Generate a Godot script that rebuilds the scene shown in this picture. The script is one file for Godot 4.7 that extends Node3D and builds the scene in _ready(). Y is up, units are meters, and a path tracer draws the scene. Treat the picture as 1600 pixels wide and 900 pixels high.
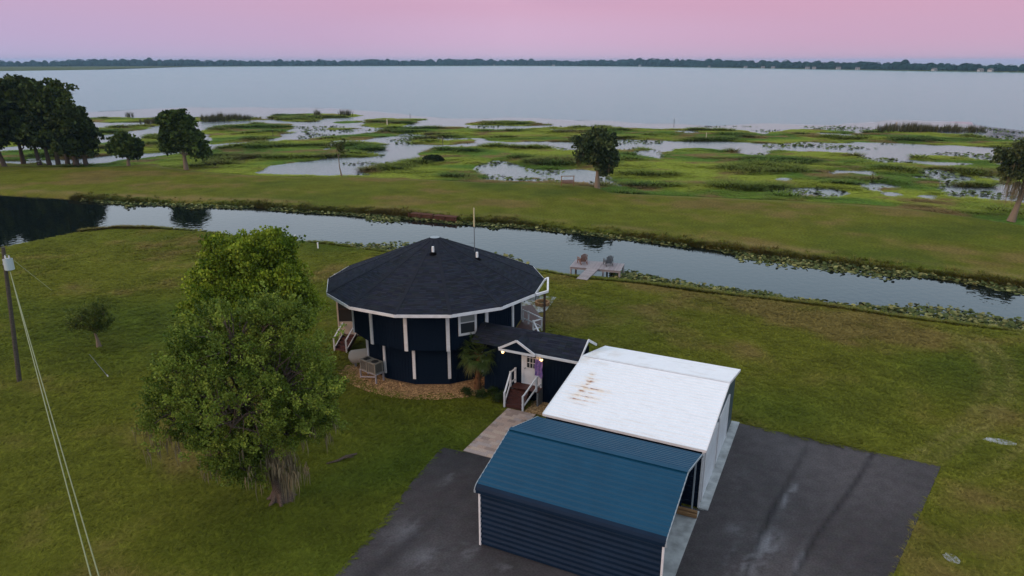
extends Node3D
# A round lakeside house, two metal outbuildings and a canal at dusk, seen from the air.
# Metres, y up. The outbuildings share one frame (YARD) turned 25.8 degrees.

var cam: Camera3D
var M := {}
var used := {}
var rng := RandomNumberGenerator.new()
var nz := FastNoiseLite.new()
var YARD := Transform3D(Basis(Vector3.UP, deg_to_rad(-25.8)), Vector3(-1.12, 0, -23.07))
const HC := Vector3(-4.72, 0, -41.9)
const WATER := -0.5

# ---------------------------------------------------------------- mesh building
class MB:
	var v := PackedVector3Array()
	var n := PackedVector3Array()
	var c := PackedColorArray()
	var u := PackedVector2Array()
	var col := Color(1, 1, 1)
	func tri(a: Vector3, b: Vector3, d: Vector3) -> void:
		var m := (b - a).cross(d - a).normalized()
		v.append(a); v.append(d); v.append(b)
		for i in 3:
			n.append(m); c.append(col)
	func tri_n(a: Vector3, b: Vector3, d: Vector3, na: Vector3, nb: Vector3, nd: Vector3) -> void:
		v.append(a); v.append(d); v.append(b)
		n.append(na); n.append(nd); n.append(nb)
		for i in 3: c.append(col)
	func quad(a: Vector3, b: Vector3, d: Vector3, e: Vector3) -> void:
		tri(a, b, d); tri(a, d, e)
	func box(ctr: Vector3, size: Vector3, bs := Basis()) -> void:
		var x := bs.x * size.x * 0.5
		var y := bs.y * size.y * 0.5
		var z := bs.z * size.z * 0.5
		var p := func(i: int, j: int, k: int) -> Vector3: return ctr + x * i + y * j + z * k
		quad(p.call(-1, -1, 1), p.call(1, -1, 1), p.call(1, 1, 1), p.call(-1, 1, 1))
		quad(p.call(1, -1, -1), p.call(-1, -1, -1), p.call(-1, 1, -1), p.call(1, 1, -1))
		quad(p.call(1, -1, 1), p.call(1, -1, -1), p.call(1, 1, -1), p.call(1, 1, 1))
		quad(p.call(-1, -1, -1), p.call(-1, -1, 1), p.call(-1, 1, 1), p.call(-1, 1, -1))
		quad(p.call(-1, 1, 1), p.call(1, 1, 1), p.call(1, 1, -1), p.call(-1, 1, -1))
		quad(p.call(-1, -1, -1), p.call(1, -1, -1), p.call(1, -1, 1), p.call(-1, -1, 1))
	func bar(a: Vector3, b: Vector3, w: float, h: float) -> void:   # a rectangular stick from a to b
		var d := (b - a)
		var z := d.normalized()
		var up := Vector3.UP if absf(z.y) < 0.98 else Vector3.RIGHT
		var x := up.cross(z).normalized()
		box((a + b) * 0.5, Vector3(w, h, d.length()), Basis(x, z.cross(x), z))
	func tube(pts: Array, rad: Array, sides := 8, cap := true) -> void:
		var rings := []
		var nrm := []
		var x := Vector3.ZERO
		for i in pts.size():
			var t: Vector3 = (pts[mini(i + 1, pts.size() - 1)] - pts[maxi(i - 1, 0)]).normalized()
			if x == Vector3.ZERO: x = (Vector3.RIGHT if absf(t.x) < 0.8 else Vector3.FORWARD)
			x = (x - t * x.dot(t)).normalized()
			var y := t.cross(x)
			var r := []
			var nn := []
			for k in sides:
				var a := TAU * k / sides
				var d := x * cos(a) + y * sin(a)
				nn.append(d)
				r.append(pts[i] + d * rad[i])
			rings.append(r); nrm.append(nn)
		for i in pts.size() - 1:
			for k in sides:
				var l := (k + 1) % sides
				tri_n(rings[i][k], rings[i][l], rings[i + 1][l], nrm[i][k], nrm[i][l], nrm[i + 1][l])
				tri_n(rings[i][k], rings[i + 1][l], rings[i + 1][k], nrm[i][k], nrm[i + 1][l], nrm[i + 1][k])
		if cap:
			var e := pts.size() - 1
			for k in range(1, sides - 1):
				tri(rings[e][0], rings[e][k], rings[e][k + 1])
				tri(rings[0][0], rings[0][k + 1], rings[0][k])
	func prism(poly: Array, a: Vector3, ux: Vector3, uy: Vector3, along: Vector3) -> void:  # counter-clockwise outline in ux, uy, swept along
		var p := []
		for q in poly: p.append(a + ux * q.x + uy * q.y)
		var m := p.size()
		for i in m:
			var j := (i + 1) % m
			quad(p[i] + along, p[j] + along, p[j], p[i])
		var pk := PackedVector2Array()
		for q in poly: pk.append(q)
		var ix := Geometry2D.triangulate_polygon(pk)
		var facing: float = signf(ux.cross(uy).dot(along))
		for i in range(0, ix.size(), 3):
			var A: Vector3 = p[ix[i]]
			var B: Vector3 = p[ix[i + 1]]
			var C: Vector3 = p[ix[i + 2]]
			if (B - A).cross(C - A).dot(ux.cross(uy)) < 0:
				var T := B
				B = C
				C = T
			if facing > 0:
				tri(A + along, B + along, C + along); tri(A, C, B)
			else:
				tri(A, B, C); tri(A + along, C + along, B + along)
	func mesh() -> ArrayMesh:
		var ar := []
		ar.resize(Mesh.ARRAY_MAX)
		ar[Mesh.ARRAY_VERTEX] = v
		ar[Mesh.ARRAY_NORMAL] = n
		ar[Mesh.ARRAY_COLOR] = c
		if u.size() == v.size(): ar[Mesh.ARRAY_TEX_UV] = u
		var am := ArrayMesh.new()
		am.add_surface_from_arrays(Mesh.PRIMITIVE_TRIANGLES, ar)
		return am

func numbered(called: String) -> String:
	if not used.has(called):
		used[called] = 0
		return called
	used[called] += 1
	return "%s_%03d" % [called, used[called]]

func part(called: String, mb: MB, mat: Material, parent: Node) -> MeshInstance3D:
	var o := MeshInstance3D.new()
	o.name = called
	o.mesh = mb.mesh()
	o.material_override = mat
	parent.add_child(o, true)
	return o

func part_mesh(called: String, mesh: Mesh, mat: Material, parent: Node, xf := Transform3D()) -> MeshInstance3D:
	var o := MeshInstance3D.new()
	o.name = called
	o.mesh = mesh
	o.material_override = mat
	o.transform = xf
	parent.add_child(o, true)
	return o

func thing(called: String, label: String, category: String, xf := Transform3D(), group := "") -> Node3D:
	var o := Node3D.new()
	o.name = numbered(called)
	add_child(o)
	o.transform = xf
	tag(o, label, category, group)
	return o

func tag(o: Node, label: String, category := "", group := "", kind := "") -> void:
	if label != "": o.set_meta("label", label)
	if category != "": o.set_meta("category", category)
	if group != "": o.set_meta("group", group)
	if kind != "": o.set_meta("kind", kind)

func setting(called: String, mb: MB, mat: Material, label: String, category: String) -> MeshInstance3D:
	var o := part(numbered(called), mb, mat, self)
	tag(o, label, category, "", "structure")
	return o

func copies(called: String, mesh: Mesh, mat: Material, xfs: Array, cols: Array, parent: Node) -> MultiMeshInstance3D:
	var mm := MultiMesh.new()
	mm.transform_format = MultiMesh.TRANSFORM_3D
	mm.use_colors = true
	mm.mesh = mesh
	mm.instance_count = xfs.size()
	for i in xfs.size():
		mm.set_instance_transform(i, xfs[i])
		mm.set_instance_color(i, cols[i])
	var o := MultiMeshInstance3D.new()
	o.name = called
	o.multimesh = mm
	o.material_override = mat
	parent.add_child(o, true)
	return o

# ---------------------------------------------------------------- materials
func lin(r: float, g: float, b: float) -> Color:
	return Color(r, g, b).linear_to_srgb()

func mat(r: float, g: float, b: float, rough := 0.7, vc := false, metal := 0.0) -> StandardMaterial3D:
	var m := StandardMaterial3D.new()
	m.albedo_color = lin(r, g, b)
	m.roughness = rough
	m.metallic = metal
	m.vertex_color_use_as_albedo = vc
	m.cull_mode = BaseMaterial3D.CULL_DISABLED
	if rough > 0.75: m.metallic_specular = 0.15
	return m

func noise_img(size: int, freq: float, oct: int, sd: int, lo: Color, hi: Color, contrast := 1.0) -> Image:
	var f := FastNoiseLite.new()
	f.seed = sd
	f.frequency = freq
	f.fractal_octaves = oct
	f.noise_type = FastNoiseLite.TYPE_SIMPLEX_SMOOTH
	var g := f.get_seamless_image(size, size)
	g.convert(Image.FORMAT_L8)
	var d := g.get_data()
	var out := PackedByteArray()
	out.resize(size * size * 3)
	var lut := []
	for i in 256:
		var t := clampf((i / 255.0 - 0.5) * contrast + 0.5, 0, 1)
		var q := lo.lerp(hi, t).linear_to_srgb()
		lut.append([int(q.r * 255), int(q.g * 255), int(q.b * 255)])
	for i in size * size:
		var q: Array = lut[d[i]]
		out[i * 3] = q[0]; out[i * 3 + 1] = q[1]; out[i * 3 + 2] = q[2]
	return Image.create_from_data(size, size, false, Image.FORMAT_RGB8, out)

func grain(m: StandardMaterial3D, img: Image, metres: float) -> StandardMaterial3D:
	img.generate_mipmaps()
	m.albedo_texture = ImageTexture.create_from_image(img)
	m.uv1_triplanar = true
	m.uv1_world_triplanar = true
	m.uv1_scale = Vector3.ONE / metres
	return m

func relief(m: StandardMaterial3D, sd: int, freq: float, oct: int, strength: float, size := 512) -> void:
	var f := FastNoiseLite.new()
	f.seed = sd
	f.frequency = freq
	f.fractal_octaves = oct
	f.noise_type = FastNoiseLite.TYPE_SIMPLEX_SMOOTH
	var g := f.get_seamless_image(size, size)
	g.convert(Image.FORMAT_RGBA8)
	g.bump_map_to_normal_map(strength)
	m.normal_enabled = true
	m.normal_texture = ImageTexture.create_from_image(g)

func make_materials() -> void:
	# ground
	M.lawn = grain(mat(1, 1, 1, 0.95, true), noise_img(512, 0.03, 5, 3, Color(0.55, 0.55, 0.55), Color(1.0, 1.0, 1.0), 1.3), 5.3)
	relief(M.lawn, 8, 0.06, 4, 5.0)
	M.marsh = grain(mat(1, 1, 1, 0.95, true), noise_img(256, 0.04, 4, 4, Color(0.4, 0.4, 0.4), Color(1.0, 1.0, 1.0), 1.4), 7.0)
	M.asphalt = grain(mat(1, 1, 1, 0.92, true), noise_img(512, 0.05, 5, 5, Color(0.7, 0.7, 0.7), Color(1, 1, 1), 1.3), 3.1)
	relief(M.asphalt, 18, 0.15, 3, 1.6)
	M.concrete = grain(mat(0.42, 0.44, 0.45, 0.85), noise_img(256, 0.02, 5, 6, Color(0.55, 0.55, 0.54), Color(1, 1, 1), 1.3), 4.0)
	M.mulch = grain(mat(1, 1, 1, 0.95, true), noise_img(256, 0.05, 4, 7, Color(0.5, 0.48, 0.45), Color(1, 1, 1), 1.6), 1.6)
	relief(M.mulch, 28, 0.12, 3, 10.0, 256)
	M.bark_chip = mat(1, 1, 1, 0.95, true)
	# water
	M.lake = mat(0.03, 0.125, 0.155, 0.2)
	M.lake.uv1_triplanar = true; M.lake.uv1_world_triplanar = true; M.lake.uv1_scale = Vector3.ONE / 9.0
	relief(M.lake, 31, 0.025, 4, 5.0)
	M.calm = mat(0.004, 0.007, 0.007, 0.03)
	M.calm.uv1_triplanar = true; M.calm.uv1_world_triplanar = true; M.calm.uv1_scale = Vector3.ONE / 6.0
	relief(M.calm, 32, 0.012, 2, 0.35)
	M.shallow = mat(0.085, 0.095, 0.095, 0.2)
	M.shallow.uv1_triplanar = true; M.shallow.uv1_world_triplanar = true; M.shallow.uv1_scale = Vector3.ONE / 6.0
	relief(M.shallow, 33, 0.02, 3, 3.0)
	for k in ["lake", "calm", "shallow"]: M[k].metallic_specular = 0.5
	# buildings
	M.navy = mat(0.005, 0.011, 0.023, 0.8)
	M.shingle = grain(mat(1, 1, 1, 0.92, true), noise_img(256, 0.16, 3, 9, Color(0.35, 0.35, 0.37), Color(1, 1, 1), 1.5), 0.9)
	M.trim = grain(mat(0.72, 0.72, 0.74, 0.5), noise_img(256, 0.015, 4, 10, Color(0.82, 0.8, 0.78), Color(1, 1, 1), 1.2), 2.0)
	M.glass = mat(0.03, 0.035, 0.04, 0.06)
	M.blind = mat(0.20, 0.22, 0.22, 0.5)
	M.brown = grain(mat(0.095, 0.026, 0.018, 0.6), noise_img(256, 0.03, 4, 11, Color(0.5, 0.5, 0.5), Color(1, 1, 1), 1.3), 1.0)
	M.post_brown = mat(0.045, 0.024, 0.016, 0.7)
	M.screen = mat(0.02, 0.018, 0.016, 0.7)
	M.cream = mat(0.55, 0.46, 0.38, 0.7)
	M.blue_roof = grain(mat(0.005, 0.058, 0.115, 0.5), noise_img(256, 0.012, 4, 12, Color(0.8, 0.82, 0.84), Color(1, 1, 1), 1.2), 5.0)
	M.blue_wall = grain(mat(0.006, 0.020, 0.046, 0.6), noise_img(256, 0.012, 4, 13, Color(0.7, 0.7, 0.7), Color(1, 1, 1), 1.2), 4.0)
	M.blue_roof.metallic_specular = 0.3
	M.blue_wall.metallic_specular = 0.25
	M.white_roof = mat(1, 1, 1, 0.42, true)
	M.white_roof.albedo_texture = rust_sheet()
	M.door_white = grain(mat(0.62, 0.66, 0.7, 0.5), noise_img(256, 0.015, 4, 14, Color(0.8, 0.8, 0.8), Color(1, 1, 1), 1.2), 3.0)
	M.gable_wall = mat(0.035, 0.062, 0.085, 0.5)
	M.steel = mat(0.35, 0.36, 0.37, 0.45, false, 0.6)
	M.galv = mat(0.26, 0.30, 0.33, 0.55)
	M.block = grain(mat(0.22, 0.22, 0.22, 0.9), noise_img(256, 0.05, 4, 15, Color(0.6, 0.6, 0.6), Color(1, 1, 1), 1.3), 1.2)
	M.wood_grey = grain(mat(0.36, 0.33, 0.34, 0.85, true), noise_img(256, 0.05, 4, 16, Color(0.6, 0.6, 0.6), Color(1, 1, 1), 1.4), 1.1)
	M.wood_raw = mat(0.24, 0.14, 0.07, 0.85)
	M.paver = grain(mat(1, 1, 1, 0.9, true), noise_img(256, 0.05, 4, 17, Color(0.7, 0.7, 0.7), Color(1, 1, 1), 1.3), 0.8)
	M.joint = mat(0.10, 0.085, 0.075, 0.95)
	M.ac_case = mat(0.20, 0.18, 0.145, 0.7)
	M.ac_dark = mat(0.02, 0.02, 0.02, 0.6)
	M.vent_white = mat(0.75, 0.75, 0.75, 0.5)
	M.vent_boot = mat(0.006, 0.006, 0.007, 0.8)
	M.mast = mat(0.50, 0.42, 0.24, 0.5)
	M.mast_dark = mat(0.10, 0.11, 0.12, 0.5)
	M.flag = grain(mat(0.36, 0.22, 0.42, 0.85, true), noise_img(128, 0.02, 3, 19, Color(0.7, 0.6, 0.7), Color(1, 1, 1), 1.4), 0.7)
	M.pole_wood = grain(mat(0.11, 0.095, 0.08, 0.9), noise_img(256, 0.04, 4, 20, Color(0.5, 0.5, 0.5), Color(1, 1, 1), 1.4), 1.4)
	M.transformer = mat(0.42, 0.50, 0.52, 0.45)
	M.wire = mat(0.22, 0.24, 0.12, 0.6)
	M.rust_wood = grain(mat(0.13, 0.06, 0.04, 0.85, true), noise_img(256, 0.04, 4, 21, Color(0.4, 0.4, 0.4), Color(1, 1, 1), 1.5), 2.0)
	# plants
	M.leaf = mat(1, 1, 1, 0.62, true)
	M.leaf.backlight_enabled = true
	M.leaf.metallic_specular = 0.25
	M.leaf.backlight = lin(0.11, 0.14, 0.012)
	M.blade = mat(1, 1, 1, 0.8, true)
	M.bark = grain(mat(0.17, 0.13, 0.105, 0.95), noise_img(256, 0.06, 4, 22, Color(0.35, 0.33, 0.31), Color(1, 1, 1), 1.6), 0.9)
	relief(M.bark, 48, 0.08, 3, 8.0, 256)
	M.bark_pale = grain(mat(0.30, 0.23, 0.17, 0.95), noise_img(256, 0.06, 4, 23, Color(0.4, 0.38, 0.36), Color(1, 1, 1), 1.5), 0.9)
	M.moss = mat(1, 1, 1, 0.95, true)
	M.palm_trunk = grain(mat(0.21, 0.11, 0.055, 0.95), noise_img(256, 0.09, 3, 24, Color(0.3, 0.3, 0.3), Color(1, 1, 1), 1.8), 0.6)
	M.far_trees = mat(1, 1, 1, 0.95, true)
	M.far_house = mat(0.42, 0.41, 0.40, 0.8)
	M.far_roof = mat(0.14, 0.13, 0.13, 0.8)
	M.chair_brown = mat(0.20, 0.11, 0.085, 0.8)
	M.chair_grey = mat(0.11, 0.12, 0.13, 0.8)

func rust_sheet() -> ImageTexture:     # white painted sheet, 1 texel about 15 mm: rust that has run sideways along the ribs
	var w := 512
	var h := 320
	var im := Image.create(w, h, false, Image.FORMAT_RGB8)
	var f := FastNoiseLite.new()
	f.seed = 77
	f.frequency = 0.02
	f.fractal_octaves = 4
	var white := Color(0.76, 0.79, 0.83)
	var rust := Color(0.27, 0.085, 0.025)
	var pale := Color(0.72, 0.56, 0.36)
	# streak: u centre, v centre, half length, half width, strength (u along the building, v up the slope)
	var st := [[0.135, 0.28, 0.016, 0.010, 1.0], [0.150, 0.40, 0.022, 0.014, 1.2], [0.175, 0.50, 0.075, 0.009, 1.1], [0.215, 0.51, 0.06, 0.006, 0.9], [0.138, 0.565, 0.018, 0.012, 1.2], [0.155, 0.635, 0.065, 0.008, 1.0], [0.20, 0.64, 0.06, 0.006, 0.8], [0.120, 0.70, 0.025, 0.008, 0.9], [0.16, 0.35, 0.03, 0.006, 0.8], [0.14, 0.45, 0.02, 0.007, 0.8], [0.21, 0.57, 0.05, 0.006, 0.5], [0.19, 0.70, 0.06, 0.006, 0.5], [0.17, 0.76, 0.045, 0.006, 0.4]]
	for y in h:
		for x in w:
			var uu := float(x) / w
			var vv := float(y) / h
			var k := f.get_noise_2d(x, y)
			var q := white.lerp(Color(0.70, 0.72, 0.76), clampf(0.5 + k, 0, 1) * 0.4)
			var top := clampf(1.0 - vv / 0.18, 0, 1) * clampf(1.2 - uu / 0.3, 0, 1) * clampf(f.get_noise_2d(x * 0.7 + 300, y * 1.2) * 2.2 + 0.15, 0, 1)
			q = q.lerp(Color(0.52, 0.45, 0.36), top * 0.6)
			q = q.lerp(Color(0.56, 0.54, 0.50), clampf(f.get_noise_2d(x * 0.35 + 700, y * 5.0) * 1.8 - 0.5, 0, 0.25))
			for s in st:
				var du: float = (uu - s[0]) / s[2]
				var dv: float = (vv - s[1] + 0.03 * (uu - s[0])) / s[3]
				var a: float = exp(-du * du - dv * dv) * s[4] * clampf(0.75 + 1.2 * f.get_noise_2d(x * 2.5, y * 4.0), 0, 1.2)
				var b: float = exp(-du * du * 0.35 - dv * dv * 0.09) * s[4] * 0.5 * clampf(0.6 + 1.4 * f.get_noise_2d(x * 1.5 + 90, y * 3.0), 0, 1)
				q = q.lerp(pale, clampf(b, 0, 1)).lerp(rust, clampf(a, 0, 1))
			im.set_pixel(x, y, q.linear_to_srgb())
	im.generate_mipmaps()
	return ImageTexture.create_from_image(im)

# ---------------------------------------------------------------- sky, camera, light
func build_view() -> void:
	cam = Camera3D.new()
	cam.name = "camera"
	cam.fov = 2 * rad_to_deg(atan(450.0 / 1100.0))
	cam.near = 0.1
	cam.far = 12000
	cam.position = Vector3(0, 18, 0)
	cam.rotation_degrees = Vector3(-17.84, 0, 0)
	add_child(cam)
	cam.current = true
	var env := Environment.new()
	env.background_mode = Environment.BG_SKY
	env.tonemap_mode = Environment.TONE_MAPPER_LINEAR
	env.tonemap_exposure = 1.0
	env.ssao_enabled = true
	env.ssil_enabled = true
	env.sdfgi_enabled = true
	env.fog_enabled = true
	env.fog_density = 0.00009
	env.fog_light_color = Color(0.50, 0.62, 0.72)
	var sky := Sky.new()
	var pm := PanoramaSkyMaterial.new()
	pm.panorama = ImageTexture.create_from_image(sky_image())
	sky.sky_material = pm
	env.sky = sky
	var we := WorldEnvironment.new()
	we.name = "world_environment"
	we.environment = env
	add_child(we)
	var sun := DirectionalLight3D.new()      # the last warm light, very soft, low behind and to the left
	sun.name = "evening_sun"
	sun.light_energy = 0.45
	sun.light_color = Color(1.0, 0.80, 0.66)
	sun.light_angular_distance = 20.0
	sun.shadow_enabled = true
	add_child(sun)
	sun.look_at_from_position(Vector3(-60, 26, 34), Vector3.ZERO)

func sky_image() -> Image:
	var w := 1024
	var h := 512
	var im := Image.create(w, h, false, Image.FORMAT_RGBF)
	# elevation in degrees -> radiance, a dusk gradient: pink belt over the lake, pale then blue above it
	var el := [-90.0, -0.6, 0.0, 2.0, 4.3, 6.0, 10.0, 18.0, 40.0, 90.0]
	var cl := [Color(0.30, 0.26, 0.30), Color(0.50, 0.40, 0.52), Color(0.61, 0.46, 0.63), Color(0.65, 0.44, 0.62), Color(0.66, 0.40, 0.56), Color(0.98, 0.97, 1.04), Color(0.84, 0.94, 1.04), Color(0.66, 0.86, 1.04), Color(0.78, 0.90, 1.04), Color(0.86, 0.93, 1.02)]
	var f := FastNoiseLite.new()
	f.seed = 5
	f.frequency = 0.012
	f.fractal_octaves = 4
	for y in h:
		var e := 90.0 - 180.0 * (y + 0.5) / h
		var k := 0
		while k < el.size() - 2 and e > el[k + 1]: k += 1
		var t: float = clampf((e - el[k]) / (el[k + 1] - el[k]), 0, 1)
		t = t * t * (3 - 2 * t)
		var base: Color = cl[k].lerp(cl[k + 1], t)
		var belt: float = clampf(1.0 - absf(e - 1.0) / 16.0, 0, 1)
		for x in w:
			# the middle column of the picture looks along -z
			var az := 360.0 * (x + 0.5) / w - 180.0
			var s := sin(deg_to_rad(az))
			var q := base
			# away from the middle the belt turns rosy on one hand and violet on the other
			var side := Color(1, 1, 1).lerp(Color(0.90, 0.78, 0.78) if s < 0 else Color(0.66, 0.72, 0.82), clampf(absf(s) * 1.5, 0, 1) * belt)
			q = Color(q.r * side.r, q.g * side.g, q.b * side.b)
			var wisp := clampf(f.get_noise_2d(x * 1.0, y * 6.0) * 1.6 - 0.35, 0, 1) * clampf((e - 3.2) / 2.0, 0, 1) * clampf((30 - e) / 20, 0, 1)
			q = q.lerp(Color(q.r * 0.80, q.g * 0.82, q.b * 0.88), wisp)
			im.set_pixel(x, y, q)
	return im

# ---------------------------------------------------------------- land and water
var NEAR_BANK := PackedVector2Array([Vector2(-56.02, -61.64), Vector2(-52.34, -69.81), Vector2(-50.33, -72.8), Vector2(-48.34, -76.35), Vector2(-45.09, -78.24), Vector2(-39.84, -77.92), Vector2(-33.41, -76.35), Vector2(-27.6, -73.95), Vector2(-21.53, -71.96), Vector2(-15.59, -69.29), Vector2(-11.38, -67.28), Vector2(1.756, -61.85), Vector2(5.611, -59.04), Vector2(10.93, -57.36), Vector2(15.76, -54.9), Vector2(20.39, -53.1), Vector2(24.68, -51.26), Vector2(28.51, -49.11), Vector2(32.2, -47.37), Vector2(35.85, -45.98), Vector2(40.88, -43.42)])
var FAR_BANK := PackedVector2Array([Vector2(-132.2, -111.6), Vector2(-74.29, -101.4), Vector2(-52.67, -95.54), Vector2(-34.02, -92.4), Vector2(-16.09, -87.05), Vector2(-12.71, -85.9), Vector2(-6.562, -83.32), Vector2(0, -81.91), Vector2(13.98, -74.89), Vector2(25.46, -67.67), Vector2(35.6, -62.67), Vector2(43.81, -57.4), Vector2(53.67, -50.49)])
var SHORE := PackedVector2Array([Vector2(-147.3, -136.1), Vector2(-95.13, -131.6), Vector2(-87.45, -130.8), Vector2(-77.51, -129.9), Vector2(-71.35, -131.6), Vector2(-67.87, -134.3), Vector2(-56.95, -125.8), Vector2(-43.72, -120.5), Vector2(-34.38, -118.3), Vector2(-24.64, -118), Vector2(-16.9, -116.3), Vector2(-10.45, -114.9), Vector2(-4.11, -112.9), Vector2(5.083, -111.7), Vector2(12.44, -109.2), Vector2(14.25, -104), Vector2(23.17, -101.3), Vector2(31.82, -99.25), Vector2(36.91, -98.25), Vector2(41.62, -96.54), Vector2(47.05, -94.89), Vector2(52.33, -91.75), Vector2(56.32, -87.18), Vector2(60.51, -81.6), Vector2(74.64, -66.08)])
var LAKE_EDGE := PackedVector2Array([Vector2(-254.4, -261.3), Vector2(-194.3, -274.7), Vector2(-165.9, -267.9), Vector2(-153.4, -289.5), Vector2(-134.9, -305.9), Vector2(-109.5, -310.3), Vector2(-77.72, -293.4), Vector2(-48.57, -274.7), Vector2(-22.08, -249.2), Vector2(0, -249.2), Vector2(20.89, -235.5), Vector2(41.34, -232.9), Vector2(59.48, -223.2), Vector2(78.51, -220.8), Vector2(96.19, -216.4), Vector2(126.7, -238.1), Vector2(143.2, -230.4), Vector2(142.6, -200), Vector2(159.5, -161.6)])
var FAR_SHORE := PackedVector2Array([Vector2(-1484.5, -1313.6), Vector2(-1035.2, -1489.4), Vector2(-970.33, -1719.1), Vector2(-1053.1, -2129.1), Vector2(-1150, -2599.8), Vector2(-994.26, -2866.4), Vector2(-538.45, -3105.1), Vector2(0, -3287.6), Vector2(484.73, -2794.7), Vector2(705.51, -2032.2), Vector2(814.37, -1562.5), Vector2(897.74, -1290.8), Vector2(1052, -929.1)])
var FAR_WOOD := PackedVector2Array([Vector2(-2745.3, -2109), Vector2(-1723.9, -2484.2), Vector2(-1211.8, -2794.7), Vector2(-1020.4, -2941.8), Vector2(-546.02, -3148.8), Vector2(0, -3336.6), Vector2(490.85, -2830.1), Vector2(711.97, -2050.9), Vector2(820.1, -1573.5), Vector2(902.95, -1298.3), Vector2(1098, -969.7)])
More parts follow.
